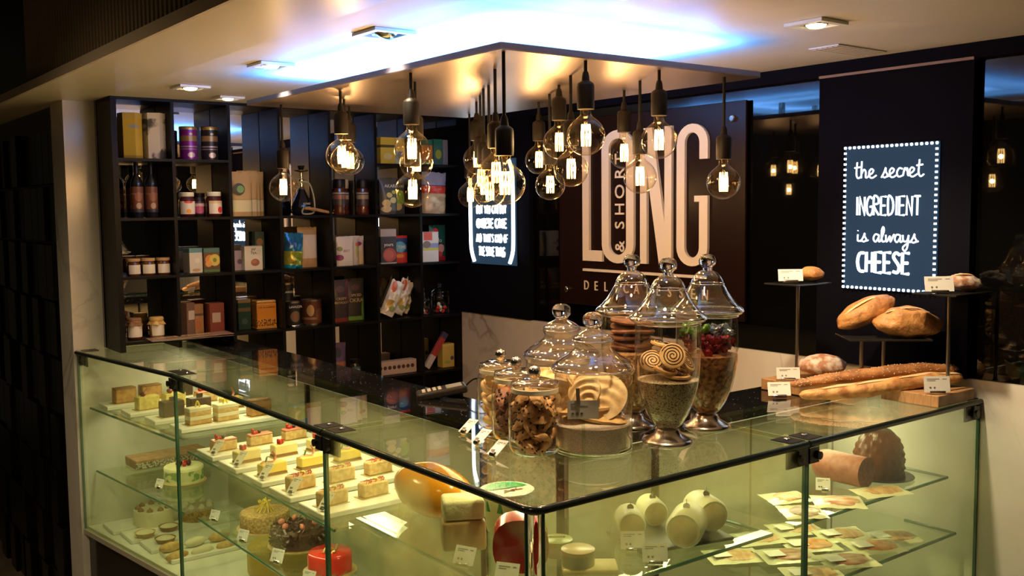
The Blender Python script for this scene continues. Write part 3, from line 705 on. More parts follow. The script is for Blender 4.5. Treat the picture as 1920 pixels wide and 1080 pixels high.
def jar_small(label, x, y, z, r, h, glassm, lidm, labelm, group=None, name='jam_jar', cloth=None, lidr=1.0, labs=None):
    t = thing(name, label, 'jar', (x, y, z+.0004), rnd.uniform(-.3, .3), group)
    obj('jar_body', lathe([(r*.9, 0), (r, .004), (r, h*.72), (r*.82, h*.80), (r*.82, h*.84)], 22), glassm, t, smooth=50)
    obj('lid', lathe([(r*.90*lidr, h*.83), (r*.94*lidr, h*.85), (r*.94*lidr, h*.985), (r*.88*lidr, h)], 22), lidm, t, smooth=40)
    m = MB(); v = []; f = []; n = 12
    for k in range(n+1):
        a = -PI/2+(k/n-.5)*2.4
        v += [((r+.0008)*math.cos(a), (r+.0008)*math.sin(a), h*.12), ((r+.0008)*math.cos(a), (r+.0008)*math.sin(a), h*.64)]
    for k in range(n): f.append((2*k, 2*k+2, 2*k+3, 2*k+1))
    obj('paper_label', m.add((v, f)), labelm, t, smooth=50)
    if cloth:
        v = []; f = []; n = 30
        for rr, zz, am in ((0, h*1.01, 0), (r*.9, h*1.015, 0), (r*1.02, h*.93, .02), (r*.92, h*.84, .02), (r*1.18, h*.66, .16)):
            for k in range(n):
                a = 2*PI*k/n; q = rr*(1+am*math.sin(5*a)); v.append((q*math.cos(a), q*math.sin(a), zz-am*.06*math.cos(7*a)*h))
        for j in range(4):
            for k in range(n): f.append((j*n+k, j*n+(k+1) % n, (j+1)*n+(k+1) % n, (j+1)*n+k))
        obj('cloth_cover', MB().add((v, f)), cloth, t, smooth=50)
        obj('string_tie', tube([(r*.97*math.cos(2*PI*k/16), r*.97*math.sin(2*PI*k/16), h*.84) for k in range(16)], .0012, 5, True), mWood, t)
    return t
z1, z2, z3, z4, z5 = ZS
# row 1
def hexbox(label, x, y, z, r, h, mat, lidm):
    t = thing('hexagonal_gift_tin', label, 'tin', (x, y, z+.0004), .15)
    hp = [(r*math.cos(PI/6+k*PI/3), r*math.sin(PI/6+k*PI/3)) for k in range(6)]
    obj('tube_body', MB().add(prism(hp, 0, h*.88)), mat, t); obj('lid', MB().add(prism([(a*1.02, b*1.02) for a, b in hp], h*.88, h)), lidm, t)
    return t
mYel = printed('yellow_tin_print', (.80, .58, .08), [(.0, .08, (.5, .33, .06))], [(.5, .8, .3, .05, (.5, .5, .6))], .3, .4)
hexbox('yellow gold hexagonal gift tin, leftmost on the top shelf', .095, 2.70, z1, .046, .182, mYel, M('yellow_lid', (.75, .56, .14), .35, .4))
hexbox('white hexagonal gift tin with grey marble swirls on the top shelf', .192, 2.70, z1, .045, .185, M('swirl_print', (.80, .78, .76), .3, noise=(14, (.10, .10, .10), .50, .58)), M('pale_lid', (.8, .76, .74), .35))
def tea_tin(label, x, y, z, r, h, col, text_=()):
    t = thing('tea_tin', label, 'tin', (x, y, z+.0004), 0, 'round tea tins on the top shelf')
    obj('tin_body', lathe([(r, 0), (r, h*.90)], 26), printed('tin_print', col, [(.62, .80, (.34, .22, .08)), (.42, .46, (.45, .40, .42)), (.34, .37, (.35, .30, .32))], [(.5, .16, .22, .09, (.62, .56, .58)), (.5, .86, .1, .04, (.5, .35, .15))], .3, .3), t, smooth=50)
    obj('lid', lathe([(r*1.03, h*.90), (r*1.03, h*.98), (r*.98, h)], 26), mGold, t, smooth=40)
    return t
tea_tin('purple tea tin with gold lid on the top shelf', .326, 2.69, z1, .036, .137, (.22, .02, .26))
tea_tin('black tea tin with gold lid beside the purple tin', .415, 2.69, z1, .035, .139, (.025, .022, .022))
pack('tea_box', 'yellow tea carton, first of three on the top shelf right of the canopy gap', 'box', 1.285, 2.70, z1, .080, .128, .05, printed('yb1', (.70, .55, .07), [(.62, .72, (.10, .08, .03))], [(.5, .3, .3, .12, (.75, .68, .30))]), 0, (), 'yellow tea cartons')
pack('tea_box', 'yellow and pale blue tea carton, second of three on the top shelf', 'box', 1.353, 2.70, z1, .050, .128, .05, printed('yb2', (.45, .62, .66), [(.5, 1, (.68, .58, .16))], [(.5, .35, .35, .14, (.2, .3, .55))]), 0, (), 'yellow tea cartons')
pack('tea_box', 'yellow and violet tea carton, third of three, behind the glowing bulb', 'box', 1.382+.010, 2.70+.055, z1, .030, .128, .05, printed('yb3', (.65, .52, .10), [(.45, 1, (.30, .20, .50))], []), 0, (), 'yellow tea cartons')
pack('tea_box', 'orange and teal topped tea carton on the top shelf at the right', 'box', 1.505, 2.70, z1, .062, .124, .05, printed('ob', (.55, .22, .05), [(.78, 1, (.03, .20, .18)), (.0, .2, (.10, .25, .05))], [(.6, .4, .25, .12, (.5, .30, .15))]))
pack('tea_box', 'dark teal tea carton with yellow lemon print, top shelf far right', 'box', 1.570, 2.70, z1, .050, .128, .05, printed('tb', (.05, .16, .16), [(.8, 1, (.02, .18, .14))], [(.5, .42, .36, .18, (.35, .42, .06))]))
pack('tea_box', 'slim grey carton at the right end of the top shelf', 'box', 1.612, 2.70, z1, .028, .126, .05, M('grey_carton', (.20, .21, .24), .5))
# row 2
def bottle(label, x, y, z, r, h):
    t = thing('wine_bottle', label, 'bottle', (x, y, z+.0004), 0, 'dark bottles on the second shelf')
    obj('bottle_glass', lathe([(r*.9, 0), (r, .005), (r, h*.60), (r*.86, h*.68), (r*.40, h*.77), (r*.34, h*.80), (r*.34, h*.985), (r*.30, h)], 24), M('dark_bottle', (.012, .012, .020), .08), t, smooth=40)
    obj('foil_capsule', lathe([(r*.40, h*.80), (r*.40, h*.99), (r*.34, h*1.004)], 18), mBlack, t, smooth=40)
    obj('label', lathe([(r*1.01, h*.10), (r*1.01, h*.56)], 24, False), printed('bottle_label', (.16, .055, .03), [(.0, .12, (.03, .03, .05)), (.7, .74, (.35, .2, .1))], [(.5, .25, .22, .12, (.45, .32, .2)), (.5, .6, .3, .18, (.30, .12, .07))], .5), t, smooth=50)
    return t
bottle('dark wine bottle with rust brown label, nearer the shelf end panel', .106, 2.68, z2, .0245, .222)
bottle('dark wine bottle with rust brown label, right one of the pair', .163, 2.68, z2, .0245, .222)
mJam = M('dark_jam', (.06, .012, .015), .12); mPaper = M('paper_label', (.66, .62, .56), .6)
jar_small('jam jar with white lid and orange fruit label on the second shelf', .306, 2.675, z2, .031, .102, mJam, mWhite, printed('jl1', (.68, .64, .60), [], [(.5, .22, .16, .2, (.75, .30, .05)), (.5, .95, .3, .12, (.6, .05, .04))]), 'jam jars on the second shelf')
jar_small('black jar with pink and red label between the two white labelled jam jars', .375, 2.73, z2, .028, .100, M('black_sauce', (.02, .015, .015), .15), mBlack, printed('jl2', (.10, .03, .05), [(.6, .85, (.65, .5, .55))], [(.5, .35, .4, .3, (.55, .10, .22))]), 'jam jars on the second shelf')
jar_small('jam jar with white and gold lid and red berry label beside the kraft bags', .420, 2.675, z2, .032, .104, mJam, mWhite, printed('jl3', (.68, .62, .56), [(.8, 1, (.6, .45, .25))], [(.66, .3, .2, .25, (.65, .04, .04))]), 'jam jars on the second shelf')
mKraft = printed('kraft_paper', (.52, .35, .13), [(.0, .38, (.66, .60, .34)), (.0, .10, (.46, .31, .12)), (.36, .385, (.40, .27, .10))], [], .65)
def kraft(label, x, y, w, h, sticker=False, rz=0):
    t = pouch('kraft_bag', label, 'bag', x, y, z2, w, h, .030, mKraft, rz, (), 'kraft paper bags', seed=3)
    if sticker:
        obj('round_sticker', MB().add(lathe([(.026, 0), (.026, .001), (0, .0012)], 24), T(-.018, -.0175, .115, PI/2, 0, 0)), M('sticker_black', (.02, .03, .015), .4), t)
        obj('leaf_print', MB().add(lathe([(.016, 0), (.016, .0006)], 16), T(-.012, -.0192, .115, PI/2, 0, 0)), M('sticker_green', (.16, .34, .10), .5), t)
    return t
kraft('front kraft paper bag with round black and green sticker', .542, 2.672, .092, .190, True)
kraft('plain kraft paper bag, second in the row behind the stickered one', .583, 2.708, .090, .196, rz=-.05)
kraft('plain kraft paper bag, third in the row', .613, 2.739, .090, .190, rz=.04)
kraft('plain kraft paper bag, last in the row and nearest the mirror', .640, 2.770, .088, .195, rz=-.04)
# hookah
hk = thing('hookah', 'silver and black glass hookah with coiled hose and wooden mouthpiece', 'hookah', (.835, 2.70, z2+.0004))
obj('glass_vase', lathe([(.036, 0), (.048, .012), (.050, .035), (.034, .075), (.018, .105), (.016, .115)], 26), M('vase_black', (.008, .008, .010), .08), hk, smooth=50)
obj('metal_stem', lathe([(.012, .114), (.014, .120), (.006, .128), (.006, .150), (.012, .155), (.012, .160), (.005, .166), (.005, .190), (.009, .193)], 16), mChrome, hk, smooth=40)
obj('tray', lathe([(.006, .193), (.030, .198), (.032, .202), (.028, .201), (.006, .196)], 22), mSteel, hk, smooth=40)
obj('clay_bowl', lathe([(.008, .200), (.014, .212), (.016, .222), (.012, .222)], 16), mBlack, hk, smooth=40)
obj('hose', tube(smooth_path([(-.01, -.01, .150), (.03, -.01, .145), (.05, -.01, .10), (.052, -.02, .04), (.03, -.045, .010), (-.02, -.05, .008), (-.02, -.06, .03), (.03, -.068, .02)], 8), .004, 8), M('hose_grey', (.35, .36, .28), .4), hk, smooth=50)
obj('mouthpiece', tube([(-.02, -.068, .032), (.02, -.070, .028), (.06, -.072, .020), (.10, -.073, .012), (.118, -.073, .009)], [.006, .0075, .0075, .006, .004], 10), mWood, hk, smooth=50)
text('lettering', 'LONG', .012, mWhiteInk, hk, (0, -.050, .052), FRONT); text('lettering', '& SHORT', .009, mWhiteInk, hk, (0, -.0505, .036), FRONT)
def coffee_jar(label, x, y, lidm, band):
    t = thing('coffee_jar', label, 'jar', (x, y, z2+.0004), 0, 'instant coffee jars'); r = .029; h = .163
    obj('jar_body', lathe([(r*.9, 0), (r, .006), (r, .018), (r*.92, .028), (r, .045), (r, .105), (r*.86, .118), (r*.86, .124)], 24), M('coffee_glass', (.09, .022, .012), .1), t, smooth=40)
    obj('lid', lathe([(r*.97, .122), (r*1.0, .126), (r*1.0, h-.004), (r*.94, h)], 24), lidm, t, smooth=40)
    obj('label', lathe([(r*1.012, .044), (r*1.012, .106)], 24, False), printed('coffee_label', (.05, .04, .04), [(.45, .75, band), (.84, .93, (.5, .5, .5))], [], .4), t, smooth=50)
coffee_jar('instant coffee jar with black lid and red brown band, left of three', 1.012, 2.68, mBlack, (.28, .10, .07))
coffee_jar('instant coffee jar with beige lid, standing behind between the two black lidded ones', 1.060, 2.74, M('beige_lid', (.55, .42, .26), .4), (.45, .36, .22))
coffee_jar('instant coffee jar with black lid and tan band, right of three', 1.132, 2.68, mBlack, (.35, .28, .20))
pouch('snack_bag', 'charcoal grey snack bag with pale round crackers printed on it', 'bag', 1.268, 2.68, z2, .094, .172, .045, printed('kari', (.085, .085, .075), [], [(.3, .30, .22, .10, (.62, .50, .22)), (.68, .38, .2, .08, (.65, .55, .25)), (.45, .52, .16, .07, (.60, .55, .2)), (.3, .14, .26, .09, (.66, .50, .26)), (.72, .6, .12, .05, (.5, .5, .12))], .35), 0, (('AKARI', .022, .132, mWhiteInk),), seed=5)
pouch('snack_bag', 'charcoal snack bag with green print behind the grey cracker bag', 'bag', 1.352, 2.735, z2, .080, .170, .035, printed('karig', (.08, .08, .075), [], [(.5, .45, .42, .22, (.22, .48, .05)), (.4, .2, .3, .1, (.6, .5, .2))], .35), 0, (('AKARI', .018, .132, mWhiteInk),), seed=6)
pouch('pasta_bag', 'clear pasta bag with red band and bluish top at the shelf right end', 'bag', 1.535, 2.70, z2, .140, .200, .060, printed('pasta', (.55, .42, .28), [(.48, .68, (.55, .06, .04)), (.66, .68, (.05, .05, .2)), (.68, 1, (.32, .34, .48))], [(.2, .12, .12, .06, (.65, .52, .35)), (.5, .2, .15, .06, (.42, .3, .18)), (.75, .12, .14, .07, (.66, .55, .36)), (.35, .34, .14, .06, (.68, .56, .38)), (.7, .36, .16, .06, (.45, .32, .2))], .25), 0, (), tilt=0.03, seed=8, crinkle=.3)
# row 3
mHoney = M('honey', (.10, .035, .012), .12); mLidW = M('wood_lid', (.46, .28, .13), .6)
for k, (x, lb) in enumerate(((.080, 'left one of three squat jars with tan lids on the third shelf'), (.139, 'middle one of three squat jars with tan lids on the third shelf'), (.199, 'right one of three squat jars with tan lids, standing apart'))):
    jar_small(lb, x, 2.68, z3, .0265, .070, mHoney, mLidW, mPaper, 'squat jars with tan lids', 'honey_jar', lidr=1.12)
pack('tea_box', 'green and white herbal tea carton on the third shelf', 'box', .334, 2.670, z3, .058, .104, .06, printed('tg', (.18, .26, .04), [(.0, .82, (.60, .58, .50)), (.82, 1, (.12, .30, .34))], [(.5, .12, .3, .06, (.5, .3, .1)), (.6, .5, .2, .1, (.7, .68, .6))]), .12)
pack('tea_box', 'tea carton printed with orange peach slices beside the green one', 'box', .400, 2.666, z3, .070, .103, .05, printed('tp', (.10, .06, .03), [(.82, 1, (.04, .14, .12)), (0, .12, (.08, .16, .05))], [(.40, .52, .30, .20, (.65, .22, .04)), (.68, .50, .34, .24, (.62, .48, .08)), (.68, .50, .12, .09, (.18, .22, .03)), (.3, .35, .2, .12, (.7, .30, .08))]), 0, ())
pack('tea_box', 'lilac grey tea carton with small star, behind the white stone carton', 'box', .530, 2.70, z3, .056, .086, .04, printed('tl', (.36, .30, .34), [], [(.6, .45, .2, .13, (.10, .08, .14))]))
pack('tea_box', 'white tea carton printed with a brown stone', 'box', .588, 2.672, z3, .084, .105, .045, printed('ts', (.64, .62, .52), [], [(.58, .32, .24, .15, (.32, .12, .06)), (.52, .36, .14, .08, (.42, .18, .09)), (.78, .75, .14, .12, (.56, .58, .42))]), .06, (('JAF', .016, .090, mDarkInk), ('TEA', .016, .074, mDarkInk)))
pack('tea_box', 'tall dark teal carton behind the white tea carton', 'box', .655, 2.76, z3, .044, .165, .035, printed('tt', (.02, .07, .07), [], [(.5, .72, .35, .10, (.30, .14, .05))]))
pouch('crisp_bag', 'shiny crisp bag, blue above and yellow green below', 'bag', .772, 2.675, z3, .090, .155, .055, printed('cb', (.40, .42, .05), [(.48, 1, (.02, .17, .34)), (0, .10, (.02, .30, .42))], [(.55, .3, .25, .14, (.25, .38, .05)), (.3, .25, .2, .1, (.55, .48, .08)), (.3, .68, .3, .13, (.03, .10, .22))], .2, .4), 0, (), tilt=.05, seed=11, crinkle=.35)
pouch('kraft_coffee_bag', 'kraft bag with large white paper label behind the crisp bag', 'bag', .862, 2.715, z3, .095, .180, .045, printed('kw', (.42, .27, .11), [(.22, .80, (.62, .56, .48))], [], .6), 0, (), seed=12, crinkle=.2)
def pch(label, x, y, w, mat, words=()): return pouch('snack_pouch', label, 'pouch', x, y, z3, w, .134, .030, mat, 0, words, 'white vegetable snack pouches', seed=13, crinkle=.15)
pch('white snack pouch with purple beetroot and green spot, front left', 1.030, 2.672, .088, printed('p1', (.66, .63, .60), [], [(.12, .28, .22, .10, (.22, .02, .12)), (.15, .58, .14, .08, (.20, .26, .08))], .4), (('BEET', .015, .068, M('plum', (.35, .08, .15), .5)),))
pch('narrow white snack pouch half hidden between the beetroot and the carrot pouches', 1.078, 2.705, .080, printed('p2', (.66, .62, .56), [], [(.85, .45, .12, .2, (.45, .5, .15)), (.85, .7, .12, .07, (.7, .2, .08))], .4))
pch('white snack pouch with orange carrot and violet logo, rightmost', 1.122, 2.735, .080, printed('p3', (.66, .58, .40), [(.78, 1, (.66, .63, .60))], [(.35, .38, .22, .22, (.62, .13, .03)), (.5, .72, .32, .08, (.28, .05, .30)), (.75, .2, .25, .16, (.70, .55, .25))], .4))
pack('coffee_pack', 'black coffee pack with red round print and pale grey top', 'bag', 1.262, 2.672, z3, .086, .165, .045, printed('cr', (.035, .028, .026), [(.78, 1, (.40, .34, .32)), (.0, .03, (.6, .58, .55))], [(.55, .25, .42, .20, (.42, .07, .05)), (.5, .25, .3, .14, (.5, .12, .09))], .4), 0, (('yours', .022, .090, mWhiteInk),))
pouch('snack_bag', 'blue and red snack bag with white letters on the third shelf', 'bag', 1.345, 2.705, z3, .078, .130, .030, printed('at', (.02, .06, .20), [(.0, .38, (.55, .05, .03)), (.9, 1, (.60, .04, .03))], [(.4, .58, .42, .2, (.10, .38, .60)), (.35, .25, .3, .07, (.70, .25, .05))], .3), 0, (('TIME', .022, .074, mWhiteInk),), seed=15)
pack('biscuit_box', 'white carton with red square and blue yellow bands at the right end', 'box', 1.478, 2.655, z3, .110, .146, .05, printed('bw', (.62, .62, .62), [(.45, .62, (.20, .26, .50)), (.38, .47, (.50, .48, .06))], [(.38, .58, .20, .12, (.18, .12, .10))], .4), 0, (), extra=lambda t, w, h, d: obj('red_square', box(-.030, -.0008, h*.72, .018, 0, h*.99), M('sq_red', (.60, .08, .05), .5), t))
pouch('cereal_bag', 'dark teal bag with red fruits standing behind the white carton', 'bag', 1.585, 2.745, z3, .098, .176, .035, printed('ct', (.01, .07, .06), [(0, .12, (.35, .02, .03))], [(.35, .82, .16, .09, (.60, .03, .03)), (.6, .34, .2, .12, (.60, .30, .28)), (.45, .18, .25, .08, (.5, .05, .05)), (.3, .72, .2, .05, (.10, .3, .08))], .35), 0, (('ilo', .030, .100, mWhiteInk),), seed=16)
# row 4
mClothB = M('brown_cloth', (.20, .10, .06), .8); mClothY = M('ochre_cloth', (.50, .32, .10), .8)
jar_small('preserve jar with brown cloth cap and string, lower left shelf', .082, 2.705, z4, .029, .086, mHoney, mLidW, mPaper, None, 'preserve_jar', mClothB)
jar_small('preserve jar with ochre cloth cap, right of the brown capped jar', .172, 2.705, z4, .029, .084, M('pale_preserve', (.34, .20, .08), .15), mLidW, mPaper, None, 'preserve_jar', mClothY)
def lab(col, s=(.5, .62), sz=(.4, .2)): return lambda t, w, h, d: obj('paper_label', box(-w*sz[0]+w*(s[0]-.5), -.0008, h*(s[1]-sz[1]), w*sz[0]+w*(s[0]-.5), 0, h*(s[1]+sz[1])), M('label_paper', col, .6), t)
pack('chocolate_box', 'grey brown upright carton with pale label on the lower shelf', 'box', .306, 2.675, z4, .042, .136, .06, M('brown_carton', (.15, .085, .065), .4), .35, (), None, lab((.45, .38, .34), (.55, .62), (.36, .14)))
pack('chocolate_box', 'narrow tan and brown carton beside the grey brown one', 'box', .356, 2.720, z4, .040, .124, .035, printed('tanb', (.34, .17, .06), [(.6, .68, (.08, .04, .03))], [(.4, .3, .3, .15, (.4, .12, .05))]))
pack('chocolate_box', 'dark red brown upright carton with square pale label', 'box', .418, 2.675, z4, .064, .128, .06, M('red_brown_carton', (.17, .035, .022), .35), 0, (), None, lab((.36, .28, .22), (.45, .52), (.28, .16)))
pack('tea_box', 'dark green upright tea tin with gold top band', 'tin', .550, 2.70, z4, .058, .134, .05, printed('gt', (.012, .045, .030), [(.88, 1, (.22, .15, .06)), (.6, .72, (.14, .10, .04))], [(.5, .28, .25, .1, (.05, .09, .07))], .3, .3))
tn = thing('square_tea_tin', 'orange square tea tin with dark arabesque band and gold rims', 'tin', (.640, 2.672, z4+.0004), -.08)
obj('tin_body', rbox(-.045, 0, .003, .045, .07, .112, .004, 2), M('orange_tin', (.60, .24, .025), .3, .2), tn)
obj('ornament_band', rbox(-.0455, -.0004, .010, .0455, .0704, .046, .004, 2), M('arabesque', (.60, .26, .03), .35, noise=(160, (.05, .02, .01), .48, .52)), tn)
obj('bottom_rim', rbox(-.046, -.001, 0, .046, .071, .005, .002, 1), mGold, tn); obj('lid', rbox(-.045, 0, .110, .045, .07, .126, .006, 2), M('orange_lid', (.62, .30, .05), .25, .4), tn)
text('lettering', 'THE AU CITRON', .010, mDarkInk, tn, (0, -.0006, .094), FRONT)
def can(label, x, y, r, h, mat, words=()):
    t = thing('coffee_can', label, 'can', (x, y, z4+.0004), 0, 'coffee cans on the lower shelf')
    obj('can_body', lathe([(r, .004), (r, h-.006)], 26), mat, t, smooth=50)
    obj('rim', lathe([(r*1.02, 0), (r*1.02, .005), (r, .006)], 26), mChrome, t, smooth=40); obj('lid', lathe([(r*1.02, h-.007), (r*1.02, h), (r*.9, h-.001)], 26), mSteel, t, smooth=40)
    for s, sz, zz, c in words: text('lettering', s, sz, c, t, (0, -r-.0012, zz), FRONT)
mCanK = printed('can_black', (.03, .028, .028), [], [(.5, .40, .34, .24, (.22, .17, .12)), (.5, .40, .2, .14, (.30, .14, .08))], .3, .3)
can('black round coffee can with white lettering, front left', .770, 2.690, .033, .112, mCanK, (('LAVAZZA', .014, .088, mWhiteInk),))
can('black round coffee can standing behind the front one', .775, 2.757, .030, .190, printed('can_back', (.02, .02, .02), [], [(.7, .45, .2, .15, (.25, .10, .06))], .3, .3), (('LAVAZZA', .012, .15, mWhiteInk),))
can('wide brown cocoa can with silver rims', .868, 2.700, .045, .114, printed('can_brown', (.13, .045, .03), [(.2, .3, (.3, .2, .1))], [(.25, .6, .16, .25, (.55, .38, .18)), (.7, .4, .2, .3, (.22, .10, .06))], .3, .4))
pouch('snack_bag', 'black snack bag lettered CRISPY BEETROOT', 'bag', 1.006, 2.69, z4, .086, .195, .035, printed('bb', (.035, .022, .022), [(0, .10, (.22, .04, .03))], [(.5, .78, .25, .08, (.10, .05, .05)), (.95, .7, .12, .3, (.16, .02, .03))], .4), 0, (('CRISPY', .017, .108, mGoldInk), ('BEETROOT', .014, .090, mGoldInk)), seed=21)
pouch('snack_bag', 'black and green snack bag lettered SPICED OKRA', 'bag', 1.096, 2.715, z4, .100, .196, .035, printed('bo', (.030, .026, .024), [(0, .10, (.15, .30, .06))], [(.5, .78, .22, .07, (.10, .05, .05)), (.92, .25, .14, .3, (.12, .28, .05)), (.02, .6, .1, .4, (.20, .02, .03))], .4), 0, (('SPICED', .017, .118, mGoldInk), ('OKRA', .026, .094, mGoldInk)), seed=22)
mChip = printed('chip_white', (.72, .69, .62), [], [(.28, .8, .2, .16, (.60, .14, .06)), (.35, .32, .25, .12, (.60, .42, .12)), (.6, .2, .2, .08, (.3, .36, .12))], .22, .1)
for (x, y, lb) in ((1.232, 2.66, 'leftmost of three shiny white crisp bags leaning over on the lower shelf'), (1.305, 2.69, 'middle of three leaning shiny white crisp bags'), (1.362, 2.735, 'rightmost of three leaning shiny white crisp bags')):
    pouch('crisp_bag', lb, 'bag', x, y, z4+.0165, .074, .172, .040, mChip, 0, (), 'white crisp bags', tilt=.44, seed=int(x*100), crinkle=.5)
mRed = M('red_candy', (.55, .03, .03), .25)
def candy_jar(label, x, y, r, h, seed):
    t = thing('candy_jar', label, 'jar', (x, y, z4+.0004), 0, 'glass candy jars')
    obj('jar_glass', lathe([(r*.7, 0), (r, .006), (r, h*.58), (r*.86, h*.66)], 26), gJar, t, smooth=0)
    obj('lid', lathe([(r*.95, h*.66), (r*1.0, h*.68), (r*.9, h*.74), (r*.4, h*.84), (r*.14, h*.87), (r*.24, h*.93), (r*.2, h*.98), (0, h)], 22), gJar, t, smooth=0)
    rr = random.Random(seed)
    for k in range(7):
        a = k*2.4; d = r*.5*(.4+.6*(k % 3)/2)
        c = obj('wrapped_candy', blob(r*.24, r*.20, r*.18, .3, 4, k, 8, 6), mRed if k % 3 else mWhite, None, (x+d*math.cos(a), y+d*math.sin(a), z4+r*.25+(k//3)*r*.36), (rr.random()*3, rr.random()*3, 0), smooth=30)
        tag(c, 'wrapped sweet in the %s candy jar on the lower shelf' % ('larger' if r > .035 else 'smaller'), 'candy', 'sweets in the %s shelf jar' % ('larger' if r > .035 else 'smaller'))
candy_jar('smaller glass candy jar with red sweets on the lower shelf', 1.470, 2.70, .028, .108, 1)
candy_jar('larger glass candy jar with red sweets, right end of the lower shelf', 1.566, 2.70, .046, .150, 2)
# row 5
pouch('snack_bag', 'violet and orange snack bag low on the shelf behind the counter', 'bag', .985, 2.69, z5, .090, .175, .035, printed('vo', (.10, .06, .14), [(.0, .50, (.34, .13, .05))], [(.5, .74, .2, .13, (.03, .03, .04))], .4), 0, (), seed=31)
jar_small('small dark jar with blue label beside the violet bag', 1.070, 2.68, z5, .027, .092, M('dj', (.02, .02, .02), .2), mBlack, printed('djl', (.05, .10, .12), [], [(.5, .5, .3, .3, (.2, .35, .4))]), None, 'spice_jar')
lb = pack('macaron_box', 'long pale carton with a row of eight round windows', 'box', 1.285, 2.660, z5, .225, .064, .05, M('pale_pink_carton', (.52, .40, .34), .5))
for k in range(8): obj('round_window', MB().add(lathe([(.0095, 0), (.0095, .0006)], 16), T(-.088+k*.0252, -.0003, .034, PI/2, 0, 0)), M('cocoa', (.07, .035, .02), .4), lb)
s_ = thing('candy_stick', 'thin upright red and white stick pack beside the long carton', 'pack', (1.432, 2.665, z5+.0004), 0)
obj('stick_wrap', rbox(-.009, -.004, 0, .009, .004, .145, .003, 1), printed('stk', (.62, .35, .22), [(.3, .5, (.5, .08, .04)), (.75, .85, (.6, .12, .06))], []), s_)
t = pack('chocolate_bar', 'long red and white carton leaning diagonally', 'box', 1.465, 2.67, z5+.009, .030, .200, .020, printed('lbx', (.60, .55, .50), [(.35, 1, (.38, .04, .03)), (.85, 1, (.05, .05, .12))], []), tilt=.62)
pack('tea_box', 'small yellow tea carton low at the right end of the shelf', 'box', 1.590, 2.668, z5, .070, .118, .05, printed('yt', (.60, .46, .10), [(.88, 1, (.62, .52, .16))], [(.8, .38, .15, .09, (.08, .08, .16)), (.4, .22, .3, .07, (.35, .40, .12))]), 0, ())
# ------------------------------------------------------------------ price cards
def card(label, loc, rz, w=.040, h=.026, tilt=.35, holder='clip', name='price_card', group=None, roll=0):
    """white card in a small metal holder, readable from -Y before rotation"""
    t = thing(name, label, 'price card', loc, 0, group, rot=(0, 0, rz))
    M4 = T(0, 0, .006, -tilt, roll, 0)
    if holder == 'clip':
        obj('card_holder', MB().add(lathe([(.0045, -w*.30), (.0050, -w*.28), (.0050, w*.28), (.0045, w*.30)], 12), T(0, 0, .0052, 0, PI/2, 0)), mChrome, t, smooth=40)
    else:
        obj('card_holder', MB().add(lathe([(.006, 0), (.0068, .002), (.0068, w*.45), (.006, w*.47)], 14), T(-w*.1, 0, .0072, 0, PI/2, 0)), mChrome, t, smooth=40)
    obj('card', MB().add(box(-w/2, -.0004, 0, w/2, .0004, h), M4), mCard, t)
    m = MB()
    for (a, b, z) in ((-.38, .10, .80), (-.38, -.05, .70), (.22, .38, .80)): m.add(box(w*a, -.0008, h*z, w*b, -.0004, h*(z+.045)), M4)
    for a in (-.26, -.10): m.add(lathe([(h*.07, -.0003), (h*.07, .0003), (h*.045, .0003), (h*.045, -.0003)], 10), M4 @ T(w*a, -.0007, h*.28, PI/2, 0, 0))
    obj('print', m, mInk, t)
    return t
RZV = -.652      # faces the customer standing at the corner
# ------------------------------------------------------------------ glass jars on the corner top
G0 = ZT+.0006
mFoot = M('satin_silver_foot', (.62, .56, .50), .22, 1.0)
def lat(name, pr, mat, t, n=36, sm=0): return obj(name, lathe(pr, n, False), gLid if name == 'lid' else mat, t, smooth=sm)
def crumbs(name, r_, z0, z1, mat, t, prof=None, amp=.004, n=28):
    pr = [(1e-4, z0)]+(prof or [(r_, z0), (r_, z1)])
    v, f = lathe(pr+[(pr[-1][0]*.6, z1+amp), (1e-4, z1)], n, False); return obj(name, (v, f), mat, t, smooth=60)
def ring(t, r, z, q):
    obj('rim_bead', tube([(r*math.cos(2*PI*k/36), r*math.sin(2*PI*k/36), z) for k in range(36)], q, 6, True), mKnob, t, smooth=0)
def tall_jar(label, x, y, contents):
    t = thing('apothecary_jar', label, 'jar', (x, y, G0), 0, 'tall footed apothecary jars')
    lat('foot', [(.0605, .0), (.0605, .003), (.052, .008), (.034, .018), (.0285, .028), (.026, .0335), (1e-4, .0338)], mFoot, t)
    ring(t, .0908, .297, .0028); ring(t, .0785, .284, .0016); ring(t, .0425, .364, .0016)
    lat('bowl', [(1e-4, .034), (.026, .036), (.036, .045), (.050, .068), (.062, .098), (.072, .135), (.0775, .175), (.0785, .22), (.0775, .282), (.0785, .287), (.0765, .287)], gJar, t)
    lat('lid', [(.076, .285), (.088, .290), (.0925, .296), (.0905, .302), (.078, .312), (.064, .328), (.052, .346), (.047, .356), (.043, .362), (.0405, .366), (.040, .372), (.034, .384), (.022, .394), (.013, .398)], gJar, t)
    obj('knob', lathe([(.0105, .396), (.0125, .402), (.012, .404), (.0205, .412), (.0218, .422), (.0195, .431), (.012, .4375), (1e-4, .439)], 24, False), mKnob, t, smooth=0)
    contents(t)
    return t
mSprink = M('seeded_crumbs', (.50, .42, .27), .8, noise=(260, (.12, .08, .04), .50, .60), bump=(200, .6, .003))
mFlake = M('corn_flakes', (.40, .17, .05), .6, noise=(90, (.16, .05, .015), .45, .6), bump=(110, 1.0, .006))
mFlake2 = M('pale_flakes', (.46, .26, .10), .6, noise=(90, (.22, .10, .04), .45, .6), bump=(110, 1.0, .006))
mSugar = M('raw_sugar', (.58, .50, .38), .7, noise=(300, (.45, .37, .26), .4, .6), bump=(300, .4, .002))
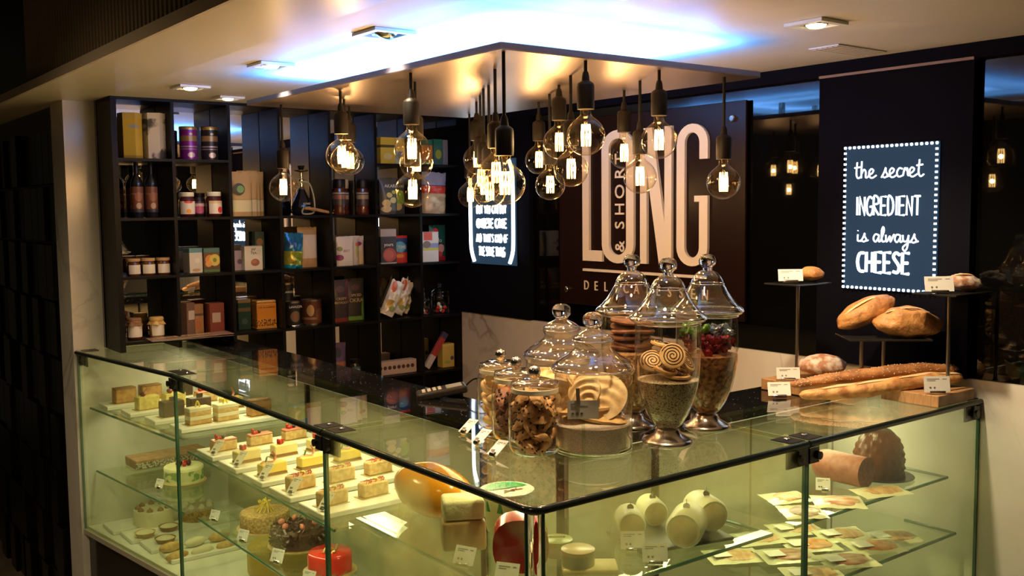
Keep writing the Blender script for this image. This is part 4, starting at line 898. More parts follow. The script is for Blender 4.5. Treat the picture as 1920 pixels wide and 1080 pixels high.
mCookie = M('butter_cookie', (.62, .40, .15), .6, noise=(40, (.50, .26, .08), .4, .7), bump=(60, .3, .003))
mCookieD = M('brown_cookie', (.30, .12, .05), .6, noise=(50, (.16, .06, .03), .4, .6), bump=(60, .4, .003))
mChoc = M('chocolate', (.035, .014, .008), .35)
mPale = M('pale_biscuit', (.82, .62, .32), .6, noise=(30, (.58, .36, .14), .4, .7), bump=(40, .4, .003))
bowl = [(.024, .038), (.034, .047), (.048, .070), (.060, .100)]
def cont_F(t):
    crumbs('seeded_crumbs', 0, .036, .150, mSprink, t, bowl+[(.070, .137), (.0735, .150)])
tall_jar('tall footed glass jar with spiral cookies on seeded crumbs, nearest of the tall jars', .573, .204, cont_F)
def cont_R(t): crumbs('corn_flakes', 0, .036, .185, mFlake, t, bowl+[(.070, .137), (.0755, .175), (.0757, .185)])
tall_jar('tall footed glass jar with wrapped red and green sweets over flakes, right of the others', .770, .257, cont_R)
def cont_L(t): crumbs('corn_flakes', 0, .036, .190, mFlake2, t, bowl+[(.070, .137), (.0755, .175), (.0757, .190)])
tall_jar('tall footed glass jar with brown biscuits, standing behind and left of the spiral cookie jar', .634, .388, cont_L)
# spiral cookies
def spiral_cookie(loc, rot, label):
    r = .031
    t = thing('spiral_cookie', label, 'cookie', loc, 0, 'spiral cookies in the tall jar', rot=rot)
    obj('cookie', lathe([(1e-4, -.0045), (r*.85, -.0045), (r, -.001), (r*.97, .003), (r*.8, .0045), (1e-4, .0045)], 24, False), mCookie, t, smooth=60)
    sp = [((.0025+.0245*k/60)*math.cos(k*.36), (.0025+.0245*k/60)*math.sin(k*.36), .0047) for k in range(61)]
    obj('chocolate_spiral', tube(sp, .0013, 4), mChoc, t)
    return t
fx, fy = .573, .204; va = Vector((-.79*0-.605, -.79, 0))
spots = [(-.020, -.034, .212, (1.15, 0, -.75), 'upright spiral cookie facing out at the front of the pile'), (-.022, -.012, .178, (.35, .1, 0), 'tilted spiral cookie under the upright one'), (.035, -.025, .196, (.9, .5, 0), 'spiral cookie leaning at the right of the pile'),
 (.005, .02, .232, (.15, .1, 0), 'spiral cookie on top of the pile'), (.030, .005, .178, (.3, .4, 0), 'spiral cookie low at the right'), (-.038, .012, .196, (.6, -.6, 0), 'spiral cookie leaning on the left glass wall'),
 (.0, -.030, .163, (.12, 0, 0), 'spiral cookie lying on the crumbs in front'), (.0, .035, .19, (-.4, .1, 0), 'spiral cookie at the back of the pile'), (.036, .026, .212, (.1, .8, 0), 'spiral cookie at the right back')]
for dx, dy, z, rot, lb in spots: spiral_cookie((fx+dx, fy+dy, ZT+z), rot, lb+' in the nearest tall jar')
# biscuits in the rear left jar
for k in range(6):
    a = obj('round_biscuit', lathe([(1e-4, -.006), (.050, -.006), (.056, -.001), (.054, .004), (.040, .0055), (1e-4, .0055)], 24, False), mCookieD, None, (.634+.006*math.sin(k*2), .388+.006*math.cos(k*3), ZT+.203+k*.0135), (.08*math.sin(k*1.7), .08*math.cos(k*2.3), 0), smooth=60)
    tag(a, ('brown round biscuit at the %s of the stack in the rear tall jar' % ('bottom', 'second level', 'third level', 'fourth level', 'fifth level', 'top')[k]), 'biscuit', 'biscuits in the rear tall jar')
# wrapped sweets in the right jar
cols = [('red', M('sweet_red', (.22, .02, .02), .15, .6)), ('blue grey', M('sweet_blue', (.22, .28, .36), .15, .7)), ('green', M('sweet_green', (.12, .26, .04), .15, .5))]
rr = random.Random(5); pro = {}
for k in range(62):
    lay = 0 if k < 36 else (1 if k < 48 else 2); cn, cm = cols[lay]
    a = rr.random()*2*PI; d = .062*math.sqrt(rr.random()); z = ZT+.195+(k % 36)/36*.034 if lay == 0 else (ZT+.236+rr.random()*.014 if lay == 1 else ZT+.238+rr.random()*.020)
    if lay == 1: a = -1.0+rr.random()*1.6
    if lay == 2: a = 1.2+rr.random()*2.6
    loc = (.770+d*math.cos(a), .257+d*math.sin(a), z); ro = (rr.random()*3, rr.random()*3, rr.random()*3)
    if cn not in pro:
        o = obj('wrapped_sweet', blob(.0125, .0095, .0095, .45, 3.5, k, 9, 7), cm, None, loc, ro, smooth=20); pro[cn] = o
    else: o = pro[cn].copy(); COL.objects.link(o); o.location = loc; o.rotation_euler = ro
    tag(o, cn+' foil wrapped sweet in the right tall jar', 'sweet', cn+' sweets in the right tall jar')
# wide jars
def wide_jar(label, x, y, s, contents):
    t = thing('cookie_jar', label, 'jar', (x, y, G0), 0, 'wide cookie jars with domed lids')
    r = .0905*s
    lat('jar_body', [(1e-4, .002), (r*.86, .001), (r*.95, .003), (r, .012), (r*1.005, .10), (r, .170), (r*.98, .174)], gJar, t)
    lat('lid', [(r*.97, .172), (r*1.03, .178), (r*1.07, .186), (r*1.045, .196), (r*.88, .208), (r*.66, .220), (r*.50, .232), (r*.47, .240), (r*.50, .246), (r*.53, .253), (r*.50, .261), (r*.36, .270), (r*.20, .277), (.014, .281)], gJar, t)
    obj('knob', lathe([(.012, .279), (.016, .284), (.0225, .291), (.0245, .300), (.0225, .309), (.014, .3165), (1e-4, .3185)], 24, False), mKnob, t, smooth=0)
    ring(t, r*1.055, .188, .0025); ring(t, r*.52, .253, .002); ring(t, r*.97, .004, .0025); contents(t); return t
wide_jar('wide glass cookie jar with big swirled biscuits on raw sugar, behind the clipped card', .395, .270, 1.0, lambda t: crumbs('raw_sugar', 0, .006, .070, mSugar, t, [(.084, .006), (.0875, .014), (.0878, .060)], .006))
wide_jar('wide glass cookie jar with pale biscuits, half hidden behind the swirled biscuit jar', .469, .470, 1.0, lambda t: crumbs('raw_sugar', 0, .006, .030, mSugar, t, [(.084, .006), (.087, .014), (.087, .030)], .006))
def swirl(loc, rot, label, r=.054, mat=mPale):
    """shell shaped biscuit with concentric ridges"""
    v = []; f = []; nr, na = 20, 40
    for i in range(nr+1):
        q = i/nr; rad = r*q; z = .009*(1-q*q)
        for k in range(na):
            a = 2*PI*k/na; rr_ = rad*(1+.05*math.sin(3*a)*q); X_, Y_ = rr_*math.cos(a), rr_*math.sin(a); dd = math.hypot(X_, Y_+r*.8)/r; v.append((X_, Y_, z+.0032*math.sin(dd*PI*4.6)*min(1, 3*(1-q)+.3)))
    for i in range(nr):
        for k in range(na): f.append((i*na+k, (i+1)*na+k, (i+1)*na+(k+1) % na, i*na+(k+1) % na))
    n0 = len(v)
    for k in range(na): a = 2*PI*k/na; v.append((r*.96*math.cos(a), r*.96*math.sin(a), -.006))
    for k in range(na): f.append((nr*na+k, n0+k, n0+(k+1) % na, nr*na+(k+1) % na))
    f.append(tuple(n0+k for k in range(na))[::-1])
    o = obj('swirl_biscuit', (v, f), mat, None, loc, rot, smooth=50); tag(o, label, 'biscuit', 'big swirled biscuits in the wide jar'); return o
wx, wy = .395, .270
swirl((wx+.006, wy-.018, ZT+.128), (.90, .16, -.60), 'large pale swirled biscuit standing upright against the glass in the wide jar', .063)
swirl((wx+.006, wy-.006, ZT+.078), (.14, .10, .3), 'swirled biscuit lying flat just above the sugar, front', .070, mCookie)
swirl((wx-.012, wy+.012, ZT+.092), (-.1, .16, 1.0), 'swirled biscuit lying second from the sugar, behind the card', .066, mCookie)
swirl((wx-.036, wy-.010, ZT+.140), (1.0, -.5, -.9), 'swirled biscuit standing at the left glass wall of the wide jar', .040)
swirl((wx+.0, wy+.035, ZT+.140), (.8, .1, .4), 'swirled biscuit standing at the back of the wide jar', .050)
swirl((wx+.030, wy+.020, ZT+.118), (.3, -.3, .4), 'swirled biscuit tilted at the right back of the wide jar', .046, mCookie)
for k, (dx, dy, z, ro) in enumerate(((0, 0, .045, (.1, 0, 0)), (-.02, .01, .068, (.4, .3, 0)), (.02, -.02, .082, (-.3, .4, 1)), (-.02, -.015, .105, (.8, .2, 2)), (.025, .02, .115, (.5, .6, 0)), (-.01, .02, .135, (.3, .2, 0)))):
    swirl((.469+dx, .470+dy, ZT+z), ro, ('pale biscuit at the bottom', 'pale biscuit second from the bottom', 'pale biscuit third from the bottom', 'pale biscuit standing left', 'pale biscuit leaning right', 'pale biscuit on top')[k]+' of the rear wide jar', .052)
# small jars
def small_jar(label, x, y):
    t = thing('storage_jar', label, 'jar', (x, y, G0), 0, 'small glass storage jars with knob lids')
    r = .0615
    lat('jar_body', [(1e-4, .0015), (r*.80, .001), (r*.93, .006), (r, .020), (r, .118), (r*.96, .132), (r*.86, .142), (r*.85, .150)], gJar, t)
    obj('rubber_seal', lathe([(r*.85, .1395), (r*.885, .141), (r*.885, .150), (r*.85, .1515)], 32, False), M('cream_seal', (.62, .56, .40), .5), t, smooth=50)
    lat('lid', [(r*.80, .151), (r*.89, .152), (r*.905, .158), (r*.88, .164), (r*.60, .169), (r*.2, .171)], gJar, t)
    obj('knob', lathe([(.006, .170), (.006, .173), (.0115, .176), (.0145, .186), (.0115, .197), (1e-4, .2005)], 20, False), mChrome, t, smooth=0)
    return t
small_jar('small glass jar with chocolate chip cookies, front one beside three price cards', .265, .325)
small_jar('small glass jar with dark brown cookies, middle one of the small jars', .317, .460)
small_jar('small glass jar with pale ring cookies, rear one of the small jars', .366, .590)
def choc_cookie(loc, rot, s, seed, mat, label, group):
    t = thing('chunky_cookie', label, 'cookie', loc, 0, group, rot=rot)
    obj('dough', blob(.026*s, .022*s, .011*s, .35, 2.5, seed, 14, 9), mat, t, smooth=60)
    rr2 = random.Random(seed); m = MB()
    for k in range(16):
        a = rr2.random()*2*PI; p = .5+1.0*rr2.random()-.1; d = Vector((math.sin(p)*math.cos(a)*.026*s, math.sin(p)*math.sin(a)*.022*s, math.cos(p)*.0112*s*(1 if k % 3 else -1)))
        m.add(blob(.0036, .0030, .0022, .3, 3, k, 6, 5), T(d.x*1.02, d.y*1.02, d.z*1.06))
    c = obj('chocolate_chips', m, mChoc, t, smooth=60); c['kind'] = 'stuff'
    return t
rr = random.Random(11)
def pile(cx, cy, n, mat, gname, lab, s=1.0):
    first_ = []
    for k in range(n):
        lay = k//5; a = (k % 5)*2*PI/5+lay*.6; d = .031 if k % 5 else .031
        loc = (cx+d*math.cos(a), cy+d*math.sin(a), ZT+.020+lay*.0215+rr.uniform(0, .006)); ro = (rr.uniform(-.9, .9), rr.uniform(-.9, .9), rr.uniform(0, 6))
        lb = '%s in %s' % (lab, gname)
        if len(first_) < 3: first_.append(choc_cookie(loc, ro, s, k+3, mat, lb, lab+'s in '+gname))
        else: dup(first_[k % 3], loc, 0, rot=ro)
mDough = M('chip_dough', (.64, .38, .15), .6, noise=(50, (.40, .19, .06), .4, .6), bump=(70, .5, .003))
pile(.265, .325, 27, mDough, 'the front small jar', 'chocolate chip cookie')
pile(.317, .460, 25, mCookieD, 'the middle small jar', 'dark brown cookie', 1.0)
ring0 = None
for k in range(22):
    lay = k//4; a = (k % 4)*PI/2+lay*.7
    loc = (.366+.030*math.cos(a), .590+.030*math.sin(a), ZT+.018+lay*.022); ro = (rr.uniform(-.7, .7), rr.uniform(-.7, .7), 0)
    if ring0 is None:
        ring0 = obj('ring_cookie', tube([((.017)*math.cos(q*PI/9), .017*math.sin(q*PI/9), 0) for q in range(18)], .0085, 8, True), mPale, None, loc, ro, smooth=60); o = ring0
    else: o = ring0.copy(); COL.objects.link(o); o.location = loc; o.rotation_euler = ro
    tag(o, 'pale ring cookie in the rear small jar', 'cookie', 'ring cookies in the rear small jar')
# cards by the jars
for (x, y, lb) in ((.238, .579, 'price card lying tilted in a metal holder before the rear small jar'), (.198, .467, 'price card lying tilted in a metal holder before the middle small jar'), (.159, .350, 'price card lying tilted in a metal holder before the front small jar')):
    card(lb, (x, y, ZT+.0002), -1.35, .030, .050, 1.05, 'drum')
sc = thing('clip_card_stand', 'grey price card in a wooden clip on a clear stem before the wide jar', 'price card', (.318, .218, ZT+.0004), RZV)
obj('clear_stem', MB().add(box(-.004, -.001, 0, .004, .001, .105)).add(box(-.018, -.014, 0, .018, .014, .002)), gShelf, sc)
obj('card', box(-.036, -.0030, .088, .034, -.0022, .130), M('grey_card', (.50, .45, .38), .6), sc)
obj('wooden_clip', MB().add(box(-.009, -.006, .122, -.001, .003, .158), T(0, 0, 0, 0, -.05, 0)), M('dark_clip', (.14, .09, .06), .5), sc)
m = MB()
for z, a, b in ((.122, -.028, -.008), (.117, -.028, .010), (.112, -.028, -.012)): m.add(box(a, -.0034, z, b, -.0031, z+.0014))
for a in (-.024, -.014, -.004): m.add(lathe([(.0035, 0), (.0035, .0003), (.0024, .0003), (.0024, 0)], 12), T(a, -.0031, .100, PI/2, 0, 0))
obj('print', m, mInk, sc)

# ------------------------------------------------------------------ bread display
mCrust = M('bread_crust', (.52, .25, .08), .5, noise=(22, (.34, .14, .04), .44, .62), bump=(45, 1.0, .008))
mCrustP = M('baguette_crust', (.60, .33, .12), .5, noise=(26, (.34, .14, .04), .44, .62), bump=(50, .9, .006))
mCrustS = M('seeded_crust', (.44, .20, .07), .5, noise=(14, (.26, .10, .03), .42, .62), bump=(80, .5, .003))
mFlour = M('floured_crust', (.34, .15, .08), .7, noise=(40, (.60, .50, .42), .42, .60), bump=(70, .7, .004))
mScore = M('score_crumb', (.66, .46, .24), .7)
def baguette(label, pts, r, mat, seeds=0, scores=0):
    P = smooth_path(pts, 8); n = len(P); rad = []
    for i in range(n):
        q = i/(n-1); rad.append(r*max(.12, min(1, math.sin(PI*q)**.35))*(1+.05*math.sin(i*1.1)))
    o = thing('baguette', label, 'bread', P[n//2])
    off = [p-P[n//2] for p in P]
    obj('loaf', tube(off, rad, 16, flat=.85), mat, o, smooth=70)
    if seeds:
        m = MB(); r3 = random.Random(3)
        for k in range(seeds):
            i = r3.randrange(2, n-2); a = r3.uniform(0, PI*1.2)-.3; tdir = (off[i+1]-off[i-1]).normalized(); s_ = tdir.cross(Vector((0, 0, 1))).normalized()
            p = off[i]+tdir*r3.uniform(-.01, .01)+s_*rad[i]*1.0*math.cos(a)+Vector((0, 0, 1))*rad[i]*.86*math.sin(a)
            m.add(blob(.0022, .0014, .0010, 0, 1, 0, 5, 4), T(p.x, p.y, p.z, r3.random(), r3.random(), r3.random()*3))
        c = obj('seeds', m, M('sesame', (.72, .62, .40), .5), o); c['kind'] = 'stuff'
    for k in range(scores):
        i0 = int(n*(.16+.2*k)); m = MB().add(tube([off[i]+Vector((.4*rad[i]*(j/7-.5), .4*rad[i]*(j/7-.5)-.2*rad[i], rad[i]*.80)) for j, i in enumerate(range(i0, i0+8))], [.002, .005, .007, .008, .008, .007, .005, .002], 6, flat=.5))
        obj('score_mark', m, mScore, o, smooth=60)
    return o
baguette('plain golden baguette lying in front, along the glass top edge', [(1.190, .285, 1.324), (1.28, .225, 1.329), (1.40, .150, 1.342), (1.52, .085, 1.357), (1.618, .040, 1.357)], .0265, mCrustP, 0, 4)
baguette('seeded brown baguette lying behind the plain one', [(1.205, .325, 1.345), (1.30, .270, 1.358), (1.42, .190, 1.372), (1.52, .115, 1.385), (1.615, .050, 1.382)], .0225, mCrustS, 420)
fb = obj('wooden_block', rbox(1.42, .0, ZT+.0006, 1.612, .175, ZT+.033, .0015, 1), mWood); tag(fb, 'pale oak block at the front right of the bread display, carrying a steel rod', 'block')
rb = obj('wooden_block', rbox(1.285, .355, ZT+.0006, 1.56, .495, ZT+.034, .0015, 1), mWood); tag(rb, 'oak block at the rear of the bread display under the floured loaf', 'block')
mb_ = obj('wooden_block', rbox(1.40, .205, ZT+.0006, 1.56, .330, ZT+.028, .0015, 1), mWood); tag(mb_, 'oak block hidden behind the baguettes, carrying the two rod stand', 'block')
def stand(label, x, y, z0, rods, zt, w, d, rz=0, cx=0, cy=0):
    t = thing('bread_stand', label, 'stand', (x, y, z0+.0004), 0)
    for (a, b) in rods: obj('rod', MB().add(lathe([(.009, 0), (.006, .004), (.0055, .012), (.0055, zt-z0-.006)], 12), T(a, b, 0)), mSteel, t, smooth=40)
    obj('plate', MB().add(rbox(-w/2, -d/2, zt-z0-.006, w/2, d/2, zt-z0-.001, .001, 1), T(cx, cy, 0, 0, 0, rz)), M('slate_plate', (.03, .028, .026), .12, .4), t)
    return t
stand('single rod steel stand on the front oak block with a dark plate', 1.515, .028, ZT+.033, [(0, 0)], 1.612, .19, .13, 0, .02, .005)
stand('single rod steel stand on the rear oak block with a dark plate', 1.375, .432, ZT+.034, [(0, 0)], 1.626, .17, .12, 0, .0, .0)
stand('two rod steel stand with the wide dark plate in the middle', 1.480, .232, ZT+.028, [(-.036, .024), (.012, -.018)], 1.474, .235, .15, -.70, 0, -.022)
def loaf(name, label, loc, rot, rx, ry, rz, mat, seed, score=True, amp=.10):
    t = thing(name, label, 'bread', loc, 0, None, rot=rot)
    obj('crust', blob(rx, ry, rz, amp, 2.2, seed, 30, 18, fn=lambda d: (1.0 if d.z > -.35 else .80+.2*(1+d.z)/.65)), mat, t, smooth=80)
    if score:
        obj('score_mark', tube(smooth_path([(-rx*.72, -ry*.25, rz*.62), (-rx*.3, -ry*.35, rz*.90), (rx*.2, -ry*.25, rz*.96), (rx*.62, -ry*.1, rz*.74)], 5), [.003]*3+[.006]*10+[.003]*3, 6, flat=.45), mScore, t, smooth=60)
    return t
loaf('bread_loaf', 'long brown loaf leaning up on the middle plate, left one', (1.470, .262, 1.540), (.15, -.42, RZV), .092, .046, .040, mCrust, 3)
loaf('bread_loaf', 'broad golden loaf with split top lying on the middle plate, right one', (1.505, .150, 1.513), (0, .06, RZV+.05), .098, .050, .050, mCrust, 8, amp=.2)
loaf('bread_loaf', 'dark round loaf dusted with flour on the rear oak block', (1.435, .385, 1.370), (0, 0, RZV), .072, .052, .036, mFlour, 5, False)
loaf('bread_roll', 'reddish brown roll on the high plate of the rear stand', (1.412, .412, 1.650), (0, 0, RZV), .037, .032, .024, mCrust, 12, False)
loaf('bread_roll', 'twisted dusted roll on the high plate of the front stand', (1.565, .020, 1.636), (0, .08, RZV), .052, .036, .026, mFlour, 15, True, .22)
card('price card on the plate of the rear bread stand beside the roll', (1.330, .424, 1.6265), RZV, .074, .036, .25)
card('price card on the plate of the front bread stand beside the twisted roll', (1.452, .022, 1.6125), RZV, .080, .042, .25)
card('price card standing on the rear oak block left of the floured loaf', (1.308, .412, ZT+.0345), RZV, .070, .034, .2)
card('price card on the dark glass at the left tip of the baguettes', (1.215, .372, ZT+.0006), RZV, .066, .040, .35)
card('price card on the front oak block leaning at the plain baguette', (1.445, .018, ZT+.0335), RZV, .072, .044, .2)

# ------------------------------------------------------------------ menu and card terminal
mn = thing('menu_folder', 'brown folded menu with gold lettering lying at the wall end of the counter', 'menu', (.250, 2.605, z4+.0006), -.08)
obj('lower_cover', rbox(-.14, -.055, 0, .19, .055, .003, .001, 1), M('menu_brown', (.13, .07, .05), .4), mn)
obj('upper_cover', MB().add(rbox(-.14, -.055, .003, .19, .055, .006, .001, 1), T(0, 0, .001, 0, -.02, 0)), M('menu_brown', (.15, .085, .065), .4), mn)
text('lettering', 'LONG & SHORT', .030, mGoldInk, mn, (0, .0, .0095), (0, -.02, 0))
te = thing('card_terminal', 'black card payment terminal with cable on the granite worktop', 'terminal', (.475, 1.03, ZT+.0006), -.5)
obj('terminal_body', MB().add(rbox(-.075, -.04, 0, .075, .04, .022, .006, 2), T(0, 0, .004, 0, -.16, 0)), M('terminal_black', (.02, .02, .022), .3), te)
obj('screen', MB().add(box(.015, -.028, .0222, .062, .028, .0232), T(0, 0, .004, 0, -.16, 0)), M('terminal_screen', (.25, .27, .28), .15), te)
for i in range(4):
    for j in range(3): obj('key', MB().add(rbox(-.058+i*.016, -.024+j*.017, .0220, -.047+i*.016, -.011+j*.017, .0245, .001, 1), T(0, 0, .004, 0, -.16, 0)), M('terminal_key', (.30, .30, .30), .4), te)
obj('cable', tube(smooth_path([(.07, 0, .03), (.10, .0, .05), (.14, -.03, .045), (.15, -.09, .006), (.10, -.14, .004)], 6), .0025, 6), mCable, te, smooth=60)
# ------------------------------------------------------------------ pastries
mSponge = M('sponge_cake', (.66, .46, .20), .7, noise=(60, (.50, .30, .10), .4, .6), bump=(80, .4, .002))
mCheesec = M('cheesecake', (.74, .60, .26), .5); mCrumb = M('biscuit_base', (.28, .14, .05), .7)
mCaramel = M('caramel_cake', (.50, .27, .08), .5, noise=(40, (.36, .16, .04), .4, .6))
mDarkCake = M('dark_chocolate_cake', (.06, .025, .015), .4); mCream2 = M('cream_layer', (.74, .68, .50), .5)
mBerry = M('red_currant', (.50, .02, .015), .15); mBlackb = M('blackberry', (.04, .01, .02), .3); mLeaf = M('mint_leaf', (.06, .20, .03), .4)
mPink = M('pink_glaze', (.60, .20, .14), .25); mTan = M('gold_cake_board', (.50, .36, .14), .4, .2); mYellow = M('lemon_strand', (.78, .62, .06), .4)
def tray(label, x0, x1, y0, y1, z, group):
    t = obj('serving_tray', rbox(x0, y1, z, x1, y0, z+.015, .002, 1), mWhite); tag(t, label, 'tray', group); return t
def berries(t, n, z, x, seed, mat=mBerry, r=.0055, name='berry'):
    r3 = random.Random(seed); b0 = None
    for k in range(n):
        a = k*2.1; d = .0075*(k > 0)
        loc = (x+d*math.cos(a), d*math.sin(a), z+r*.9+(.007 if k > 3 else 0))
        if b0 is None: b0 = obj(name, blob(r, r, r, 0, 1, 0, 10, 7), mat, t, loc, smooth=60)
        else: c = b0.copy(); COL.objects.link(c); c.parent = t; c.location = loc
def slice_(label, loc, rz, kind, group=None, l=.085, w=.036, h=.040):
    t = thing('cake_slice', label, 'cake slice', loc, rz, group)
    obj('paper_base', box(-l*.60, -w*.62, 0, l*.52, w*.62, .0012), mTan, t)
    a, b = l/2, w/2
    if kind == 'fruit':
        obj('cake', rbox(-a, -b, .0014, a, b, h*.85, .003, 1), mSponge, t); obj('glaze', rbox(-a, -b, h*.85, a, b, h, .003, 1), mPink, t)
        berries(t, 5, h, -a*.45, 1); berries(t, 2, h, -a*.0, 2, mBlackb, .006, 'blackberry')
    elif kind == 'cheese':
        obj('biscuit_base', box(-a, -b, .0014, a, b, .008), mCrumb, t); obj('cake', rbox(-a, -b, .0082, a, b, h, .003, 1), mCheesec, t)
        berries(t, 7, h, -a*.3, 3)
    elif kind == 'mango':
        obj('biscuit_base', box(-a, -b, .0014, a, b, .007), mCrumb, t); obj('cake', rbox(-a, -b, .0072, a, b, h*.95, .003, 1), M('mango_cake', (.80, .58, .10), .4), t)
        obj('leaf', blob(.010, .004, .0015, 0, 1, 0, 10, 6), mLeaf, t, (-a*.45, 0, h+.010), (0, -1.1, .3), smooth=60)
        obj('red_swirl', tube(smooth_path([(-a*.9, 0, h*.95), (-a*.5, .01, h*1.05), (0, -.008, h*1.05), (a*.3, .004, h*1.3), (a*.1, .004, h*1.75)], 5), [.004]*10+[.0045]*6+[.003]*5, 6, flat=.4), mPink, t, smooth=60)
    elif kind == 'saffron':
        obj('cake', rbox(-a, -b, .0014, a, b, h, .003, 1), mSponge, t)
        m = MB(); r3 = random.Random(4)
        for k in range(12):
            x = r3.uniform(-a*.8, a*.8); m.add(tube(smooth_path([(x, -.01, h), (x+.008, r3.uniform(-.01, .01), h+r3.uniform(.002, .010)), (x+r3.uniform(-.015, .015), .012, h+.003)], 4), .0009, 5))
        obj('red_threads', m, mBerry, t); obj('flower', blob(.007, .007, .003, .3, 5, 2, 10, 6), mYellow, t, (a*.2, 0, h+.008), smooth=60)
    elif kind == 'caramel':
        obj('cake', rbox(-a, -b, .0014, a, b, h*1.25, .003, 1), mCaramel, t); obj('topping', rbox(-a, -b, h*1.25, a, b, h*1.36, .002, 1), mCrumb, t)
    elif kind == 'pistachio':
        obj('cake', rbox(-a, -b, .0014, a, b, h*1.15, .003, 1), M('lemon_sponge', (.72, .60, .18), .6, noise=(70, (.55, .42, .10), .4, .6)), t)
        berries(t, 3, h*1.15, -a*.3, 3, M('cherry', (.20, .01, .02), .15), .0085, 'cherry')
        obj('chocolate_ring', tube([(-a*.3+.012*math.cos(q*PI/8), 0, h*1.5+.014+.012*math.sin(q*PI/8)) for q in range(16)], .0009, 5, True), mChoc, t)
    elif kind == 'choc':
        obj('cake', rbox(-a, -b, .0014, a, b, h*1.3, .003, 1), mDarkCake, t); obj('chocolate_shard', box(-a*.2, -.001, h*1.3, a*.4, .001, h*1.6), mChoc, t)
    elif kind == 'layer':
        for k in range(4): obj('sponge_layer' if k % 2 == 0 else 'cream_layer', rbox(-a, -b, .0014+k*h*.33, a, b, .0012+(k+1)*h*.33, .002, 1), mSponge if k % 2 == 0 else mCream2, t)
        obj('orange_peel', tube(smooth_path([(-.01, 0, h*1.33), (0, .004, h*1.8), (.008, 0, h*1.33), (.0, -.006, h*1.7)], 4), .003, 6), mYellow, t, smooth=60)
    return t
ZM = 1.0292; ys = [1.905, 1.705, 1.505, 1.305, 1.105]; kinds = ['fruit', 'cheese', 'mango', 'saffron', 'saffron']
knames = ['berry topped sponge slice', 'yellow cheesecake slice with red currants', 'bright yellow mango slice with mint leaf', 'pale slice with red saffron threads', 'pale threaded slice']
ords = ['back', 'second', 'third', 'fourth', 'front']; cols3 = ['nearest the glass front', 'in the middle', 'at the staff side']
for k, y in enumerate(ys):
    tray('white serving tray, %s row of five in the middle case' % ords[k], .037, .455, y, y-.148, ZM, 'white trays in the middle case')
    for j, x in enumerate((.105, .235, .365)):
        slice_('%s %s on the %s tray' % (knames[k], cols3[j], ords[k]), (x, y-.074, ZM+.0154), .08, kinds[k], 'slices in the middle case')
    card('price card before the slices on the %s tray of the middle case' % ords[k], (.052, y-.118, ZM+.0152), -1.25, .034, .052, .75, 'drum')
ZL = 1.0662; ys2 = [2.800, 2.600, 2.400, 2.200]
lk = [('caramel', 'caramel', 'choc'), ('pistachio', 'pistachio', 'fruit'), ('choc', 'choc', 'mango'), ('layer', 'layer', 'caramel')]
ln = {'caramel': 'orange brown caramel slice', 'pistachio': 'yellow sponge slice with cherries', 'choc': 'dark chocolate slice', 'fruit': 'pink berry slice', 'mango': 'mango slice', 'layer': 'pale layered slice with orange peel'}
for k, y in enumerate(ys2):
    x0 = -.045+.030*k
    tray('white serving tray, %s row of four in the far left case' % ['back', 'second', 'third', 'front'][k], x0, .445, y, y-.125, ZL, 'white trays in the far left case')
    for j, x in enumerate((.065, .170, .300)):
        slice_('%s %s, %s tray, far left case' % (ln[lk[k][j]], cols3[j], ['back', 'second', 'third', 'front'][k]), (x+x0+.02, y-.062, ZL+.0154), .1, lk[k][j], 'slices in the far left case', .085, .045, .046)
# whole cakes
def cake_board(t, r): obj('gold_board', lathe([(r, 0), (r, .002), (0, .002)], 36), mTan, t, smooth=40)
c1 = thing('lemon_nut_cake', 'round cake coated in chopped nuts with curled yellow lemon strands on top', 'cake', (.190, 1.700, .7906)); cake_board(c1, .094)
mNut = M('nut_coating', (.52, .36, .12), .7, noise=(120, (.30, .16, .05), .4, .6), bump=(120, 1.0, .006))
obj('nut_cake', lathe([(.080, .0022), (.083, .008), (.083, .050), (.079, .056), (.0, .057)], 40), mNut, c1, smooth=50)
r3 = random.Random(9)
for k in range(12):
    a = k*PI/6; q = .030
    obj('lemon_strand', tube(smooth_path([(q*math.cos(a), q*math.sin(a), .057), (q*.5*math.cos(a+.4), q*.5*math.sin(a+.4), .066+.02*r3.random()), (.4*q*math.cos(a+1), .4*q*math.sin(a+1), .080+.022*r3.random()), (q*.7*math.cos(a+1.5), q*.7*math.sin(a+1.5), .086+.012*r3.random())], 4), .0018, 5), mYellow, c1, smooth=60)
c2 = thing('chocolate_shard_cake', 'round chocolate cake covered in dark shards with strawberry pieces', 'cake', (.205, 1.470, .7906)); cake_board(c2, .098)
obj('chocolate_cake', lathe([(.082, .0022), (.086, .010), (.084, .050), (.070, .060), (.0, .062)], 36), mDarkCake, c2, smooth=50)
m = MB()
for k in range(300):
    a = r3.random()*2*PI; top = r3.random() > .55; rr_ = .08*math.sqrt(r3.random()) if top else .086; z = .062 if top else r3.uniform(.008, .055)
    m.add(box(-.010, -.0006, -.003, .010, .0006, .003), T(rr_*math.cos(a), rr_*math.sin(a), z, r3.uniform(-1, 1), r3.uniform(-1, 1), r3.uniform(0, 6)))
s2_ = obj('chocolate_shards', m, M('shard', (.07, .035, .02), .25), c2); s2_['kind'] = 'stuff'
for k in range(6):
    a = k*1.05+.3; obj('strawberry_piece', blob(.012, .008, .010, .25, 3, k, 10, 7), mPink, c2, (.055*math.cos(a), .055*math.sin(a), .072), (.4, .3, a), smooth=60)
c3 = thing('red_glazed_cake', 'round cake with glossy red glaze and gold decoration behind the bracket', 'cake', (.175, 1.195, .7906)); cake_board(c3, .080)
obj('cake_side', lathe([(.062, .0022), (.062, .050)], 36, False), M('pink_sponge', (.60, .22, .12), .5), c3, smooth=50)
v, f = lathe([(.0655, .012), (.0655, .052), (.060, .060), (.0, .061)], 40, False)
